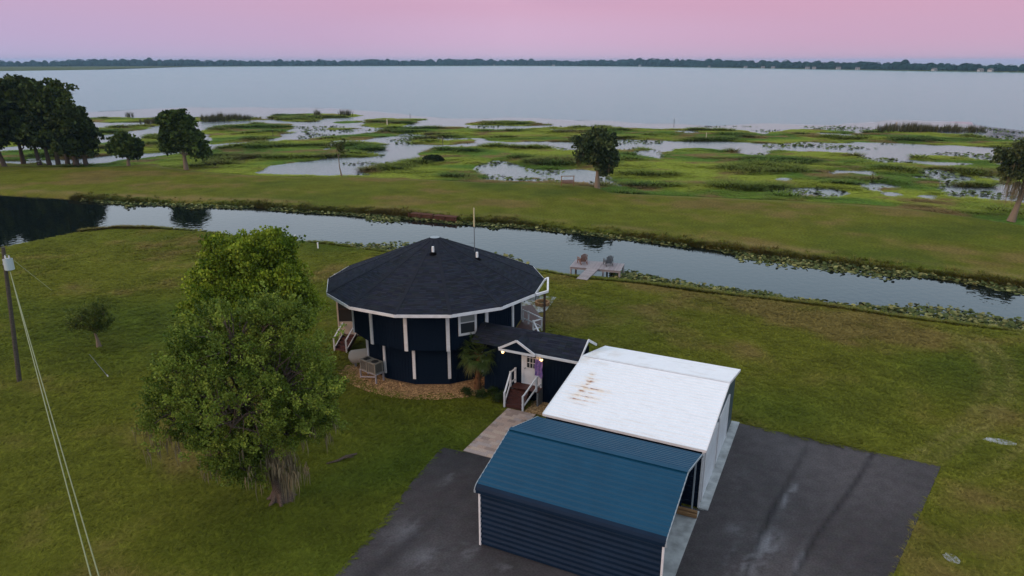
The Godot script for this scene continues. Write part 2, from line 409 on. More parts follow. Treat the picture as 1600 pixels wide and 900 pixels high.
var VEG := [
	PackedVector2Array([Vector2(-205.6, -231.7), Vector2(-168, -236.8), Vector2(-142.7, -247.8), Vector2(-120, -250.8), Vector2(-107.2, -252.2), Vector2(-89.45, -249.3), Vector2(-80.7, -239.5), Vector2(-93.01, -232.9), Vector2(-111, -231.7), Vector2(-119.6, -230.4), Vector2(-132.2, -229.2), Vector2(-154.6, -217.4), Vector2(-185.8, -208.8)]),
	PackedVector2Array([Vector2(-166.6, -186.6), Vector2(-141.8, -199), Vector2(-120.8, -208.8), Vector2(-116.7, -215.2), Vector2(-109.3, -219.7), Vector2(-106.2, -219.7), Vector2(-105, -208.8), Vector2(-107.2, -197.1), Vector2(-106.9, -191.7), Vector2(-107, -186.6), Vector2(-104.7, -180.2), Vector2(-102.8, -171.3), Vector2(-115.4, -160.7), Vector2(-138, -153.6)]),
	PackedVector2Array([Vector2(-134.2, -149.2), Vector2(-110.4, -153.6), Vector2(-97.36, -162), Vector2(-98.92, -169.9), Vector2(-94.71, -172), Vector2(-92.7, -179.4), Vector2(-94.07, -191.7), Vector2(-88.87, -185), Vector2(-80.53, -171.3), Vector2(-74.67, -163.3), Vector2(-69.02, -153.6), Vector2(-74.27, -153.6), Vector2(-78.66, -150.8), Vector2(-81.2, -149.2), Vector2(-84.14, -146), Vector2(-85.04, -143), Vector2(-87.85, -139.1), Vector2(-100.4, -139.1), Vector2(-125.5, -139.1)]),
	PackedVector2Array([Vector2(-85.04, -197.1), Vector2(-88.08, -208.8), Vector2(-86.97, -217.4), Vector2(-79.69, -224.3), Vector2(-69.73, -224.3), Vector2(-64.23, -213), Vector2(-60.61, -197.1), Vector2(-58.96, -183.3), Vector2(-61.28, -175.6), Vector2(-64.42, -171.3), Vector2(-69.13, -165.9), Vector2(-72.4, -171.3), Vector2(-78.62, -183.3)]),
	PackedVector2Array([Vector2(-70.96, -150.3), Vector2(-65.35, -154.8), Vector2(-65.39, -162), Vector2(-62.17, -167.2), Vector2(-58.29, -171.3), Vector2(-54.99, -175.6), Vector2(-49.51, -178.6), Vector2(-47.9, -185), Vector2(-42.38, -190), Vector2(-37.23, -199), Vector2(-35.89, -206.8), Vector2(-29.73, -208.8), Vector2(-26.24, -199), Vector2(-27.86, -195.3), Vector2(-31.38, -185), Vector2(-37.86, -176.4), Vector2(-41.94, -174.9), Vector2(-43.29, -172.7), Vector2(-44.6, -165.9), Vector2(-41.78, -158.3), Vector2(-39.19, -149.2), Vector2(-37.23, -144), Vector2(-38.15, -141), Vector2(-40.37, -135.4), Vector2(-42.95, -131.9), Vector2(-46.24, -131.1), Vector2(-46.02, -127), Vector2(-44.37, -121), Vector2(-56.18, -123.9), Vector2(-67.65, -133.7), Vector2(-70.87, -143)]),
	PackedVector2Array([Vector2(-41.5, -158.3), Vector2(-42.28, -168.6), Vector2(-36.81, -171.3), Vector2(-29.67, -169.9), Vector2(-31.01, -160.7), Vector2(-27.2, -159.5), Vector2(-27.81, -154.8), Vector2(-31.3, -151.4), Vector2(-26.84, -149.2), Vector2(-25.15, -147), Vector2(-27.24, -144), Vector2(-33.28, -142), Vector2(-36.47, -142.5)]),
	PackedVector2Array([Vector2(-87.53, -256.8), Vector2(-84.84, -266.4), Vector2(-71.57, -269.8), Vector2(-56.56, -266.4), Vector2(-51.3, -259.9), Vector2(-53.93, -253.7), Vector2(-62.97, -245), Vector2(-62.71, -231.7), Vector2(-69.9, -231.7), Vector2(-74.81, -234.2), Vector2(-83.6, -245)]),
	PackedVector2Array([Vector2(-47.81, -229.2), Vector2(-48.31, -242.2), Vector2(-43.92, -247.8), Vector2(-34.94, -246.4), Vector2(-28.56, -242.2), Vector2(-30.51, -229.2), Vector2(-32.8, -219.7), Vector2(-29.73, -208.8), Vector2(-31.36, -204.8), Vector2(-37.17, -208.8), Vector2(-43.05, -215.2), Vector2(-45.29, -219.7)]),
	PackedVector2Array([Vector2(-58.59, -231.7), Vector2(-54.03, -234.2), Vector2(-48.89, -235.5), Vector2(-48.82, -229.2), Vector2(-54.07, -225.5)]),
	PackedVector2Array([Vector2(-54.66, -206.8), Vector2(-50.42, -209.9), Vector2(-43.16, -210.9), Vector2(-41.41, -206.8), Vector2(-47.18, -203.8), Vector2(-52.62, -203.8)]),
	PackedVector2Array([Vector2(-31.32, -200.9), Vector2(-29.73, -208.8), Vector2(-22.52, -210.9), Vector2(-15.31, -215.2), Vector2(-13.01, -208.8), Vector2(-3.646, -204.8), Vector2(7.433, -208.8), Vector2(18.95, -213), Vector2(28.42, -213), Vector2(37.17, -208.8), Vector2(47.85, -206.8), Vector2(54.7, -204.8), Vector2(65.32, -200.9), Vector2(64.42, -190), Vector2(73.34, -193.5), Vector2(63.67, -167.2), Vector2(55.66, -172.7), Vector2(43.64, -174.2), Vector2(31.68, -177.1), Vector2(23.96, -178.6), Vector2(18.55, -172.7), Vector2(9.277, -172.7), Vector2(1.546, -172.7), Vector2(-6.285, -175.6), Vector2(-9.663, -180.2), Vector2(-16.38, -183.3), Vector2(-20.48, -185), Vector2(-25.88, -193.5)]),
	PackedVector2Array([Vector2(64.99, -191.7), Vector2(71.16, -197.1), Vector2(77.67, -206.8), Vector2(86.51, -206.8), Vector2(93.05, -200.9), Vector2(94.07, -191.7), Vector2(96.63, -199), Vector2(103.9, -204.8), Vector2(107.4, -200.9), Vector2(114.2, -197.1), Vector2(118.7, -190), Vector2(121.4, -178.6), Vector2(123.7, -172.7), Vector2(128.8, -159.5), Vector2(119.1, -147), Vector2(115.4, -160.7), Vector2(109.6, -160.7), Vector2(102.9, -163.9), Vector2(97.01, -166.5), Vector2(91.67, -170.6), Vector2(82.5, -170.6), Vector2(70.28, -170.6), Vector2(57.83, -169.9)]),
	PackedVector2Array([Vector2(-15.78, -222), Vector2(-12.21, -229.2), Vector2(-2.056, -231.7), Vector2(6.234, -234.2), Vector2(9.962, -224.3), Vector2(12.3, -219.7), Vector2(7.73, -217.4), Vector2(-3.865, -217.4)]),
	PackedVector2Array([Vector2(-21.78, -151.4), Vector2(-19.9, -158.3), Vector2(-14.53, -162), Vector2(-11.54, -160.7), Vector2(-2.928, -163.3), Vector2(7.266, -162), Vector2(11.2, -155.9), Vector2(18.34, -157.1), Vector2(22.57, -157.1), Vector2(25.72, -154.8), Vector2(26.48, -147), Vector2(30.08, -142), Vector2(32.43, -147), Vector2(31.25, -152.5), Vector2(35.27, -157.1), Vector2(41.11, -160.7), Vector2(44.38, -159.5), Vector2(46.6, -152.5), Vector2(51.28, -146), Vector2(55.62, -154.8), Vector2(63.96, -154.8), Vector2(71.63, -150.3), Vector2(71.65, -146), Vector2(69.12, -142), Vector2(70.74, -140.1), Vector2(69.39, -132.8), Vector2(71.72, -134.5), Vector2(79.01, -134.5), Vector2(78.96, -130.3), Vector2(88.07, -135.4), Vector2(95.44, -131.9), Vector2(103.5, -127), Vector2(89.66, -109.2), Vector2(80.11, -109.8), Vector2(79.16, -112.9), Vector2(82.06, -118.8), Vector2(80.62, -121.7), Vector2(75.51, -116.1), Vector2(76.01, -119.6), Vector2(77.31, -125.5), Vector2(75.23, -127.8), Vector2(69.36, -121.7), Vector2(68.72, -118.2), Vector2(70.76, -116.1), Vector2(70.19, -111.6), Vector2(67.79, -107.5), Vector2(64.24, -103.6), Vector2(61.3, -100.4), Vector2(64.43, -100.4), Vector2(67.15, -98.93), Vector2(69.34, -94.23), Vector2(72.78, -87.53), Vector2(64.67, -77.11), Vector2(56.37, -87.14), Vector2(52.1, -91.19), Vector2(47.01, -94.68), Vector2(41.67, -96.53), Vector2(37.2, -98.93), Vector2(23.23, -101.5), Vector2(14.28, -104.1), Vector2(12.78, -112.2), Vector2(8.268, -113.5), Vector2(5.281, -116.1), Vector2(-4.271, -117.5), Vector2(-10.39, -114.2), Vector2(-25.21, -115.5), Vector2(-26.2, -128.6), Vector2(-22.95, -133.7), Vector2(-20.21, -140.1), Vector2(-19.98, -146)]),
	PackedVector2Array([Vector2(82.17, -146), Vector2(89.3, -148.1), Vector2(90.19, -143), Vector2(93.5, -139.1), Vector2(97.86, -135.4), Vector2(88.73, -134.5), Vector2(82.48, -136.3), Vector2(79.8, -138.2), Vector2(78.06, -139.1)]),
	PackedVector2Array([Vector2(72.38, -112.9), Vector2(77.31, -118.2), Vector2(80.44, -118.8), Vector2(79.4, -114.8), Vector2(75.13, -108.6), Vector2(71.26, -106.9), Vector2(70.17, -108.6)]),
	PackedVector2Array([Vector2(-136.3, -137.2), Vector2(-98.48, -136.3), Vector2(-90.52, -135.4), Vector2(-84.03, -132.8), Vector2(-79.72, -133.7), Vector2(-76.29, -141), Vector2(-73.63, -146), Vector2(-70.96, -150.3), Vector2(-69.02, -153.6), Vector2(-54.43, -122.4), Vector2(-125.1, -125.5)]),
	PackedVector2Array([Vector2(24.69, -157.1), Vector2(28.63, -159.5), Vector2(33.4, -158.3), Vector2(29.89, -154.8), Vector2(25.54, -153.6)]),
	PackedVector2Array([Vector2(-15.71, -175.6), Vector2(-10.38, -178.6), Vector2(-8.896, -171.3), Vector2(-14.75, -164.6), Vector2(-21.89, -168.6), Vector2(-25.14, -175.6), Vector2(-22.93, -183.3)]),
]
var POND := [
	PackedVector2Array([Vector2(-6.753, -128.6), Vector2(-4.772, -131.9), Vector2(-3.138, -139.1), Vector2(0, -135.4), Vector2(1.736, -127.8), Vector2(4.548, -125.5), Vector2(11.5, -127), Vector2(14.78, -125.5), Vector2(17.02, -121), Vector2(18.24, -108), Vector2(15.26, -111.6), Vector2(12.85, -112.9), Vector2(8.313, -114.2), Vector2(5.339, -117.5), Vector2(-2.147, -118.2), Vector2(-4.942, -121)]),
	PackedVector2Array([Vector2(39.23, -105.2), Vector2(44.33, -109.2), Vector2(49.78, -106.9), Vector2(49.21, -103), Vector2(46.02, -100.4), Vector2(43.26, -100.4), Vector2(38.1, -102)]),
	PackedVector2Array([Vector2(61.03, -124.7), Vector2(64.65, -124.7), Vector2(62.42, -120.6), Vector2(59.86, -121.7)]),
	PackedVector2Array([Vector2(57.27, -112.2), Vector2(59.19, -110.4), Vector2(54.21, -103), Vector2(53.13, -104.1)]),
	PackedVector2Array([Vector2(44.27, -114.2), Vector2(46.13, -117.5), Vector2(47.47, -116.8), Vector2(45.79, -113.5)]),
	PackedVector2Array([Vector2(20.34, -124.7), Vector2(24.16, -127), Vector2(24.06, -122.8), Vector2(20.67, -123.2)]),
	PackedVector2Array([Vector2(56.68, -125.1), Vector2(58.66, -125.5), Vector2(56.77, -121.7), Vector2(55.76, -122.4)]),
	PackedVector2Array([Vector2(83.57, -195.3), Vector2(90.75, -188.3), Vector2(90.95, -181.7), Vector2(86.44, -182.5), Vector2(82.35, -188.3)]),
	PackedVector2Array([Vector2(97.46, -185), Vector2(102.6, -179.4), Vector2(102.9, -175.6), Vector2(97.43, -178.6)]),
	PackedVector2Array([Vector2(46.53, -200.9), Vector2(51.48, -202.8), Vector2(50.84, -195.3), Vector2(46.59, -193.5)]),
	PackedVector2Array([Vector2(11.1, -207.8), Vector2(18.23, -204.8), Vector2(16.69, -197.1), Vector2(12.53, -200.9)]),
	PackedVector2Array([Vector2(53.59, -102), Vector2(55.63, -103), Vector2(53.72, -98.93), Vector2(51.66, -98.44)]),
	PackedVector2Array([Vector2(57.61, -101.5), Vector2(60.05, -102.5), Vector2(57.89, -98.93), Vector2(56.36, -98.44)]),
]
var REED := [
	PackedVector2Array([Vector2(100.7, -199), Vector2(106.7, -204.8), Vector2(111.2, -204.8), Vector2(121, -202.8), Vector2(132.6, -199), Vector2(127.7, -196.2), Vector2(118.4, -195.3), Vector2(104.5, -195.3), Vector2(99.66, -194.4)]),
	PackedVector2Array([Vector2(-117.2, -226.7), Vector2(-115.1, -231.7), Vector2(-109.4, -229.2), Vector2(-106.9, -222), Vector2(-111.3, -219.7)]),
	PackedVector2Array([Vector2(-102.5, -236.8), Vector2(-98.77, -242.2), Vector2(-93.37, -245), Vector2(-87.23, -243.6), Vector2(-86.6, -238.1), Vector2(-93.51, -234.2), Vector2(-98.68, -231.7)]),
	PackedVector2Array([Vector2(-136.2, -253.7), Vector2(-134.9, -255.3), Vector2(-132.6, -253.7), Vector2(-132.1, -249.3)]),
	PackedVector2Array([Vector2(-70.9, -258.4), Vector2(-69.02, -259.9), Vector2(-67.13, -255.3), Vector2(-69.21, -253.7)]),
	PackedVector2Array([Vector2(-62.75, -256.8), Vector2(-58.32, -258.4), Vector2(-55.57, -256.2), Vector2(-60.67, -253.7)]),
]

func line_z(l: PackedVector2Array, x: float) -> float:
	var n := l.size()
	if x <= l[0].x: return l[0].y
	for i in n - 1:
		if x <= l[i + 1].x:
			return lerpf(l[i].y, l[i + 1].y, (x - l[i].x) / (l[i + 1].x - l[i].x))
	return l[n - 1].y

func land_y(x: float, z: float) -> float:
	var w := nz.get_noise_2d(x * 6, z * 6) * 0.5
	var zn := line_z(NEAR_BANK, x) + w
	if z > zn:
		return 0.0
	var zf := line_z(FAR_BANK, x) + w
	if z > zf:
		if zn - z < 0.6: return -0.64 * pow((zn - z) / 0.6, 1.2)
		var t2 := clampf(minf(z - zf, zn - z - 0.6) / 1.5, 0, 1)
		return lerpf(-0.64, -1.6, t2)
	var zs := line_z(SHORE, x)
	var a := clampf((zf - z) / 2.0, 0, 1)
	var b := clampf((z - zs) / 5.0, 0, 1)
	return lerpf(-0.62, 0.0, pow(a, 0.6)) + lerpf(-0.40, 0.0, b * b * (3 - 2 * b)) - clampf((zs - z) / 4.0, 0, 1) * 1.4 + (0.12 * nz.get_noise_2d(x * 0.6, z * 0.6) * a * b)

func lawn_colour(x: float, z: float) -> Color:
	var g := Color(0.142, 0.150, 0.016)
	var dry := Color(0.180, 0.128, 0.040)
	var deep := Color(0.082, 0.110, 0.012)
	var a := nz.get_noise_2d(x * 2.2 + 50, z * 3.2)
	var b := nz.get_noise_2d(x * 5.5 + 350, z * 8.0 + 90)
	var k := nz.get_noise_2d(x * 16.0 + 750, z * 16.0 + 190)
	var q := g.lerp(deep, clampf(-a * 1.5 + 0.1 - 0.5 * b, 0, 1))
	var k2 := nz.get_noise_2d(x * 40.0 + 250, z * 40.0 + 790)
	q = q.lerp(dry, clampf(b * 1.5 + a * 1.1 + k * 0.9 + k2 * 0.4 - 0.14, 0, 0.8))
	var g3 := 1.0 + 0.22 * k2 + 0.2 * k
	q = Color(q.r * g3, q.g * g3, q.b * g3)
	# wheel tracks beside the yard
	var lx := x - 31.9 + 0.0475 * (z + 45.0) * (z + 45.0)
	for o in [0.0, -1.35, 3.4]:
		q = q.lerp(Color(0.26, 0.225, 0.07), 0.6 * exp(-pow((lx - o) / 0.42, 2)) * clampf((-z - 26) / 4.0, 0, 1) * clampf((z + 47.0) / 4.0, 0, 1) * clampf(0.8 + k * 1.5, 0, 1))
	var zf := line_z(FAR_BANK, x)
	var e: float = (zf - z)
	if e > 0:   # mown straw along the far bank
		q = q.lerp(Color(0.26, 0.19, 0.075), 0.75 * exp(-pow((e - 2.4) / 1.2, 2)) * clampf(0.7 + b * 2.2, 0, 1))
		var zs := line_z(SHORE, x)
		q = q.lerp(Color(0.21, 0.20, 0.055), 0.6 * exp(-pow((z - zs - 3.0) / 1.0, 2)))
	if z < line_z(NEAR_BANK, x) - 0.9 and e < 0: q = Color(0.05, 0.045, 0.025)
	return q

func sheet(x0: float, x1: float, z0: float, z1: float, step: float, hgt: Callable, tint: Callable, skip: Callable) -> ArrayMesh:
	var nx := int((x1 - x0) / step) + 1
	var ny := int((z1 - z0) / step) + 1
	var v := PackedVector3Array()
	var n := PackedVector3Array()
	var c := PackedColorArray()
	var ix := PackedInt32Array()
	for j in ny:
		for i in nx:
			var x := x0 + i * step
			var z := z0 + j * step
			v.append(Vector3(x, hgt.call(x, z), z))
			c.append(tint.call(x, z))
	for j in ny:
		for i in nx:
			var a := v[j * nx + maxi(i - 1, 0)]
			var b := v[j * nx + mini(i + 1, nx - 1)]
			var d := v[maxi(j - 1, 0) * nx + i]
			var e := v[mini(j + 1, ny - 1) * nx + i]
			n.append((e - d).cross(b - a).normalized())
	for j in ny - 1:
		for i in nx - 1:
			var k := j * nx + i
			if skip.call(v[k], v[k + 1], v[k + nx], v[k + nx + 1]): continue
			ix.append_array([k, k + 1, k + nx + 1, k, k + nx + 1, k + nx])
	var ar := []
	ar.resize(Mesh.ARRAY_MAX)
	ar[Mesh.ARRAY_VERTEX] = v
	ar[Mesh.ARRAY_NORMAL] = n
	ar[Mesh.ARRAY_COLOR] = c
	ar[Mesh.ARRAY_INDEX] = ix
	var am := ArrayMesh.new()
	am.add_surface_from_arrays(Mesh.PRIMITIVE_TRIANGLES, ar)
	return am

var mask := PackedFloat32Array()
const MX0 := -150.0
const MZ0 := -285.0
const MS := 0.8
const MNX := 400
const MNZ := 262

func inside(polys: Array, boxes: Array, p: Vector2) -> bool:
	for i in polys.size():
		if boxes[i].has_point(p) and Geometry2D.is_point_in_polygon(p, polys[i]): return true
	return false

func boxes_of(polys: Array) -> Array:
	var r := []
	for q in polys:
		var b := Rect2(q[0], Vector2.ZERO)
		for p in q: b = b.expand(p)
		r.append(b)
	return r

func marsh_mask() -> void:
	var vb := boxes_of(VEG)
	var pb := boxes_of(POND)
	mask.resize(MNX * MNZ)
	for j in MNZ:
		for i in MNX:
			var x := MX0 + i * MS
			var z := MZ0 + j * MS
			var p := Vector2(x + nz.get_noise_2d(x * 9, z * 4) * 3.0, z + nz.get_noise_2d(x * 7 + 500, z * 9) * 2.6)
			var m := 0.0
			if inside(VEG, vb, p) and not inside(POND, pb, p): m = 1.0
			elif z > line_z(SHORE, x) - 2.0: m = 1.0
			mask[j * MNX + i] = m
	for r in 2:
		var o := mask.duplicate()
		for j in range(1, MNZ - 1):
			for i in range(1, MNX - 1):
				var k := j * MNX + i
				o[k] = (mask[k] * 2 + mask[k - 1] + mask[k + 1] + mask[k - MNX] + mask[k + MNX]) / 6.0
		mask = o

func marsh_at(x: float, z: float) -> float:
	var i := int(round((x - MX0) / MS))
	var j := int(round((z - MZ0) / MS))
	if i < 0 or j < 0 or i >= MNX or j >= MNZ: return 0.0
	return mask[j * MNX + i]

func marsh_y(x: float, z: float) -> float:
	var m := marsh_at(x, z)
	return -0.87 + 0.49 * m + (nz.get_noise_2d(x * 5, z * 5) * 0.10 + nz.get_noise_2d(x * 14, z * 14) * 0.06) * m - (1.2 if z > line_z(SHORE, x) + 3 else 0.0)

func marsh_colour(x: float, z: float) -> Color:
	var a := nz.get_noise_2d(x * 2.4 + 90, z * 4.0)
	var b := nz.get_noise_2d(x * 7.0 + 10, z * 9.0 + 33)
	var q := Color(0.25, 0.30, 0.032).lerp(Color(0.105, 0.190, 0.022), clampf(0.22 - a * 3.0, 0, 1))
	var e := nz.get_noise_2d(x * 18.0 + 10, z * 18.0 + 33)
	q = q.lerp(Color(0.23, 0.15, 0.060), clampf(b * 2.6 - a * 0.4 + e * 0.9 - 0.34 + 1.2 * clampf(0.95 - marsh_at(x, z), 0, 0.5), 0, 0.9))
	return q

func build_land() -> void:
	var flat := func(_a, _b, _c, _d): return false
	var o := MeshInstance3D.new()
	o.name = "ground"
	o.mesh = sheet(-150, 160, -150, 14, 0.56, land_y, lawn_colour, func(a, b, c, d): return maxf(maxf(a.y, b.y), maxf(c.y, d.y)) < -1.5)
	o.material_override = M.lawn
	add_child(o)
	tag(o, "mown green lawn with dry patches on both sides of the canal", "lawn", "", "structure")
	marsh_mask()
	var m := MeshInstance3D.new()
	m.name = "marsh_ground"
	m.mesh = sheet(MX0, MX0 + (MNX - 1) * MS, MZ0, MZ0 + (MNZ - 1) * MS, MS, marsh_y, marsh_colour, func(a, b, c, d): return maxf(maxf(a.y, b.y), maxf(c.y, d.y)) < -0.78)
	m.material_override = M.marsh
	add_child(m)
	tag(m, "green marsh islands and mud flats between lawn and lake", "marsh", "", "structure")
	# water: sheltered water in the canal and among the marsh, ruffled water out on the lake
	var calm := MB.new()
	var lake := MB.new()
	var shallow := MB.new()
	var prev := Vector2.ZERO
	for i in 121:
		var x := -300.0 + i * 5.0
		var z := line_z(LAKE_EDGE, x) + nz.get_noise_2d(x * 1.5, 7) * 16.0 + nz.get_noise_2d(x * 6, 77) * 5.0
		if i > 0:
			var m0 := 0.5 * (line_z(SHORE, prev.x) + line_z(FAR_BANK, prev.x))
			var m1 := 0.5 * (line_z(SHORE, x) + line_z(FAR_BANK, x))
			calm.quad(Vector3(prev.x, WATER, -30), Vector3(x, WATER, -30), Vector3(x, WATER, m1), Vector3(prev.x, WATER, m0))
			shallow.quad(Vector3(prev.x, WATER, m0), Vector3(x, WATER, m1), Vector3(x, WATER, z), Vector3(prev.x, WATER, prev.y))
		prev = Vector2(x, z)
	# the lake: a fan of cells that widen with distance, with a long slow swell
	var edge := func(x: float) -> float: return line_z(LAKE_EDGE, x) + nz.get_noise_2d(x * 1.5, 7) * 16.0 + nz.get_noise_2d(x * 6, 77) * 5.0
	var at := func(i: int, j: int) -> Vector3:
		var f := lerpf(-1.5, 1.5, i / 160.0)
		if j == 0:
			var d0 := 150.0
			for s in 6: d0 = -edge.call(f * d0)
			return Vector3(f * d0, WATER, -d0)
		var d1 := 150.0
		for s in 6: d1 = -edge.call(f * d1)
		var d := d1 * pow(4200.0 / d1, j / 60.0)
		return Vector3(f * d, WATER, -d)
	var grid := []
	var tilt := []
	for j in 61:
		for i in 161:
			var p: Vector3 = at.call(i, j)
			grid.append(p)
			var sx := 900.0 / maxf(-p.z, 200.0)
			var a := nz.get_noise_2d(p.x * 0.35 * sx, p.z * 2.2 * sx) + 0.5 * nz.get_noise_2d(p.x * 1.2 * sx + 300, p.z * 7.0 * sx)
			tilt.append(Vector3(0, 1, a * 0.022).normalized())
	for j in 60:
		for i in 160:
			var k := j * 161 + i
			lake.tri_n(grid[k], grid[k + 1], grid[k + 162], tilt[k], tilt[k + 1], tilt[k + 162])
			lake.tri_n(grid[k], grid[k + 162], grid[k + 161], tilt[k], tilt[k + 162], tilt[k + 161])
	setting("canal_water", calm, M.calm, "still dark water of the canal", "water")
	setting("marsh_water", shallow, M.shallow, "pale shallow water winding between the marsh islands", "water")
	setting("lake_water", lake, M.lake, "wide ruffled lake reaching to the wooded far shore", "lake")
	# far shore
	var land := MB.new()
	land.col = Color(0.10, 0.12, 0.03)
	for i in FAR_SHORE.size() - 1:
		var a := FAR_SHORE[i]
		var b := FAR_SHORE[i + 1]
		land.quad(Vector3(a.x, WATER - 0.3, a.y), Vector3(b.x, WATER - 0.3, b.y), Vector3(b.x, 0.9, b.y - 30), Vector3(a.x, 0.9, a.y - 30))
		land.quad(Vector3(a.x, 0.9, a.y - 30), Vector3(b.x, 0.9, b.y - 30), Vector3(b.x * 2.6, 4.0, -9000), Vector3(a.x * 2.6, 4.0, -9000))
	setting("far_shore", land, M.marsh, "low green land on the far side of the lake", "shore")

func build_far_wood() -> void:
	# lumpy tree crown, shared by every tree of the far wood
	var mb := MB.new()
	var r := RandomNumberGenerator.new()
	r.seed = 91
	for k in 90:
		var d := Vector3(r.randfn(), absf(r.randfn()) * 0.9, r.randfn()).normalized()
		var p := Vector3(d.x * 0.5, 0.28 + d.y * 0.66, d.z * 0.5)
		var s := r.randf_range(0.10, 0.2)
		var t := d.cross(Vector3(r.randfn(), r.randfn(), r.randfn())).normalized()
		var y := d.cross(t)
		mb.quad(p - t * s, p + y * s * 0.8, p + t * s, p - y * s * 0.8)
	for k in 10:
		var a := TAU * k / 10
		var b := TAU * (k + 1) / 10
		mb.quad(Vector3(cos(b) * 0.42, 0, sin(b) * 0.42), Vector3(cos(a) * 0.42, 0, sin(a) * 0.42), Vector3(cos(a) * 0.36, 0.6, sin(a) * 0.36), Vector3(cos(b) * 0.36, 0.6, sin(b) * 0.36))
	var me := mb.mesh()
	var xf := []
	var cl := []
	for i in FAR_WOOD.size() - 1:
		var a := FAR_WOOD[i]
		var b := FAR_WOOD[i + 1]
		var n := int(a.distance_to(b) / 3.0)
		for k in n:
			var p := a.lerp(b, r.randf())
			var back := pow(r.randf(), 1.5) * 120.0
			var px := p.x
			var pz := p.y - 14 - back
			var hgt := r.randf_range(11, 17) * (1.0 + 0.35 * nz.get_noise_2d(px * 0.12, 5)) * (1.0 + back / 300.0) * clampf(-pz / 2300.0, 0.75, 1.3)
			if r.randf() < 0.04: hgt *= 1.25
			xf.append(Transform3D(Basis(Vector3.UP, r.randf() * TAU).scaled(Vector3(hgt * r.randf_range(0.8, 1.5), hgt, hgt)), Vector3(px, 0.2, pz)))
			var g := r.randf_range(0.75, 1.25)
			cl.append(Color(0.016 * g, 0.045 * g, 0.038 * g))
	var o := copies("treeline", me, M.far_trees, xf, cl, self)
	tag(o, "dark blue-green wood along the far shore of the lake", "trees", "", "stuff")
	# reeds of the low spit in front of it are part of the shore; little houses stand at the water
	var spots := PackedVector2Array([Vector2(-94.232, -3883.2), Vector2(571.39, -3295.6), Vector2(744.89, -2788.9), Vector2(800.81, -2529.5), Vector2(770.63, -2265.9), Vector2(836.89, -2364.5), Vector2(1210.2, -3021.2), Vector2(873.42, -2132.5), Vector2(908.19, -2052), Vector2(980.07, -2091.5), Vector2(989.02, -1725.8), Vector2(1016.4, -1598.7), Vector2(1054.1, -1622.6), Vector2(191.49, -3398.5), Vector2(933.99, -1206.9)])
	for i in spots.size():
		var p := spots[i]
		var d := p.length()
		p *= (line_len(p) - 6.0) / d
		var t := thing("far_house", "tiny pale house at the foot of the wood across the lake", "house", Transform3D(Basis(Vector3.UP, r.randf_range(-0.5, 0.5)), Vector3(p.x, 0.0, p.y)), "houses on the far shore")
		var w := r.randf_range(6, 10)
		var h := r.randf_range(2.6, 3.8)
		var wall := MB.new()
		wall.box(Vector3(0, h / 2, 0), Vector3(w, h, 8))
		part("wall", wall, M.far_house, t)
		var rf := MB.new()
		rf.prism([Vector2(-4.6, 0), Vector2(4.6, 0), Vector2(0, 2.6)], Vector3(-w / 2 - 0.5, h, 0), Vector3(0, 0, 1), Vector3.UP, Vector3(w + 1, 0, 0))
		part("roof", rf, M.far_roof, t)
		for k in 2:
			var win := MB.new()
			win.box(Vector3(w * (k - 0.5) * 0.5, h * 0.5, 4.02), Vector3(1.6, 1.6, 0.1))
			part("window", win, M.glass, t)

func line_len(p: Vector2) -> float:    # how far the far shore lies in the direction of p
	var d := p.normalized()
	for i in FAR_SHORE.size() - 1:
		var hit = Geometry2D.segment_intersects_segment(Vector2.ZERO, d * 9000, FAR_SHORE[i], FAR_SHORE[i + 1])
		if hit != null: return hit.length()
	return 2500.0

# ---------------------------------------------------------------- ground plants
func tuft_mesh(blades: int, h: float, spread: float, w: float, sd: int) -> ArrayMesh:
	var r := RandomNumberGenerator.new()
	r.seed = sd
	var mb := MB.new()
	for k in blades:
		var a := r.randf() * TAU
		var d := Vector3(cos(a), 0, sin(a))
		var s := Vector3(-d.z, 0, d.x) * w * 0.5
		var b := d * r.randf() * spread * 0.5
		var hh := h * r.randf_range(0.6, 1.1)
		var mid := b + d * spread * 0.25 + Vector3.UP * hh * 0.6
		var tip := b + d * spread * r.randf_range(0.4, 0.9) + Vector3.UP * hh
		var g := r.randf_range(0.75, 1.15)
		mb.col = Color(g, g, g)
		mb.quad(b - s, b + s, mid + s * 0.8, mid - s * 0.8)
		mb.tri(mid - s * 0.8, mid + s * 0.8, tip)
	return mb.mesh()

func pad_mesh(sd: int) -> ArrayMesh:     # a broad floating or standing leaf with a notch
	var mb := MB.new()
	var n := 9
	for k in n:
		var a := 0.25 + (TAU - 0.5) * k / n
		var b := 0.25 + (TAU - 0.5) * (k + 1) / n
		mb.tri(Vector3.ZERO, Vector3(cos(b) * 0.5, 0.06, sin(b) * 0.38), Vector3(cos(a) * 0.5, 0.06, sin(a) * 0.38))
	return mb.mesh()

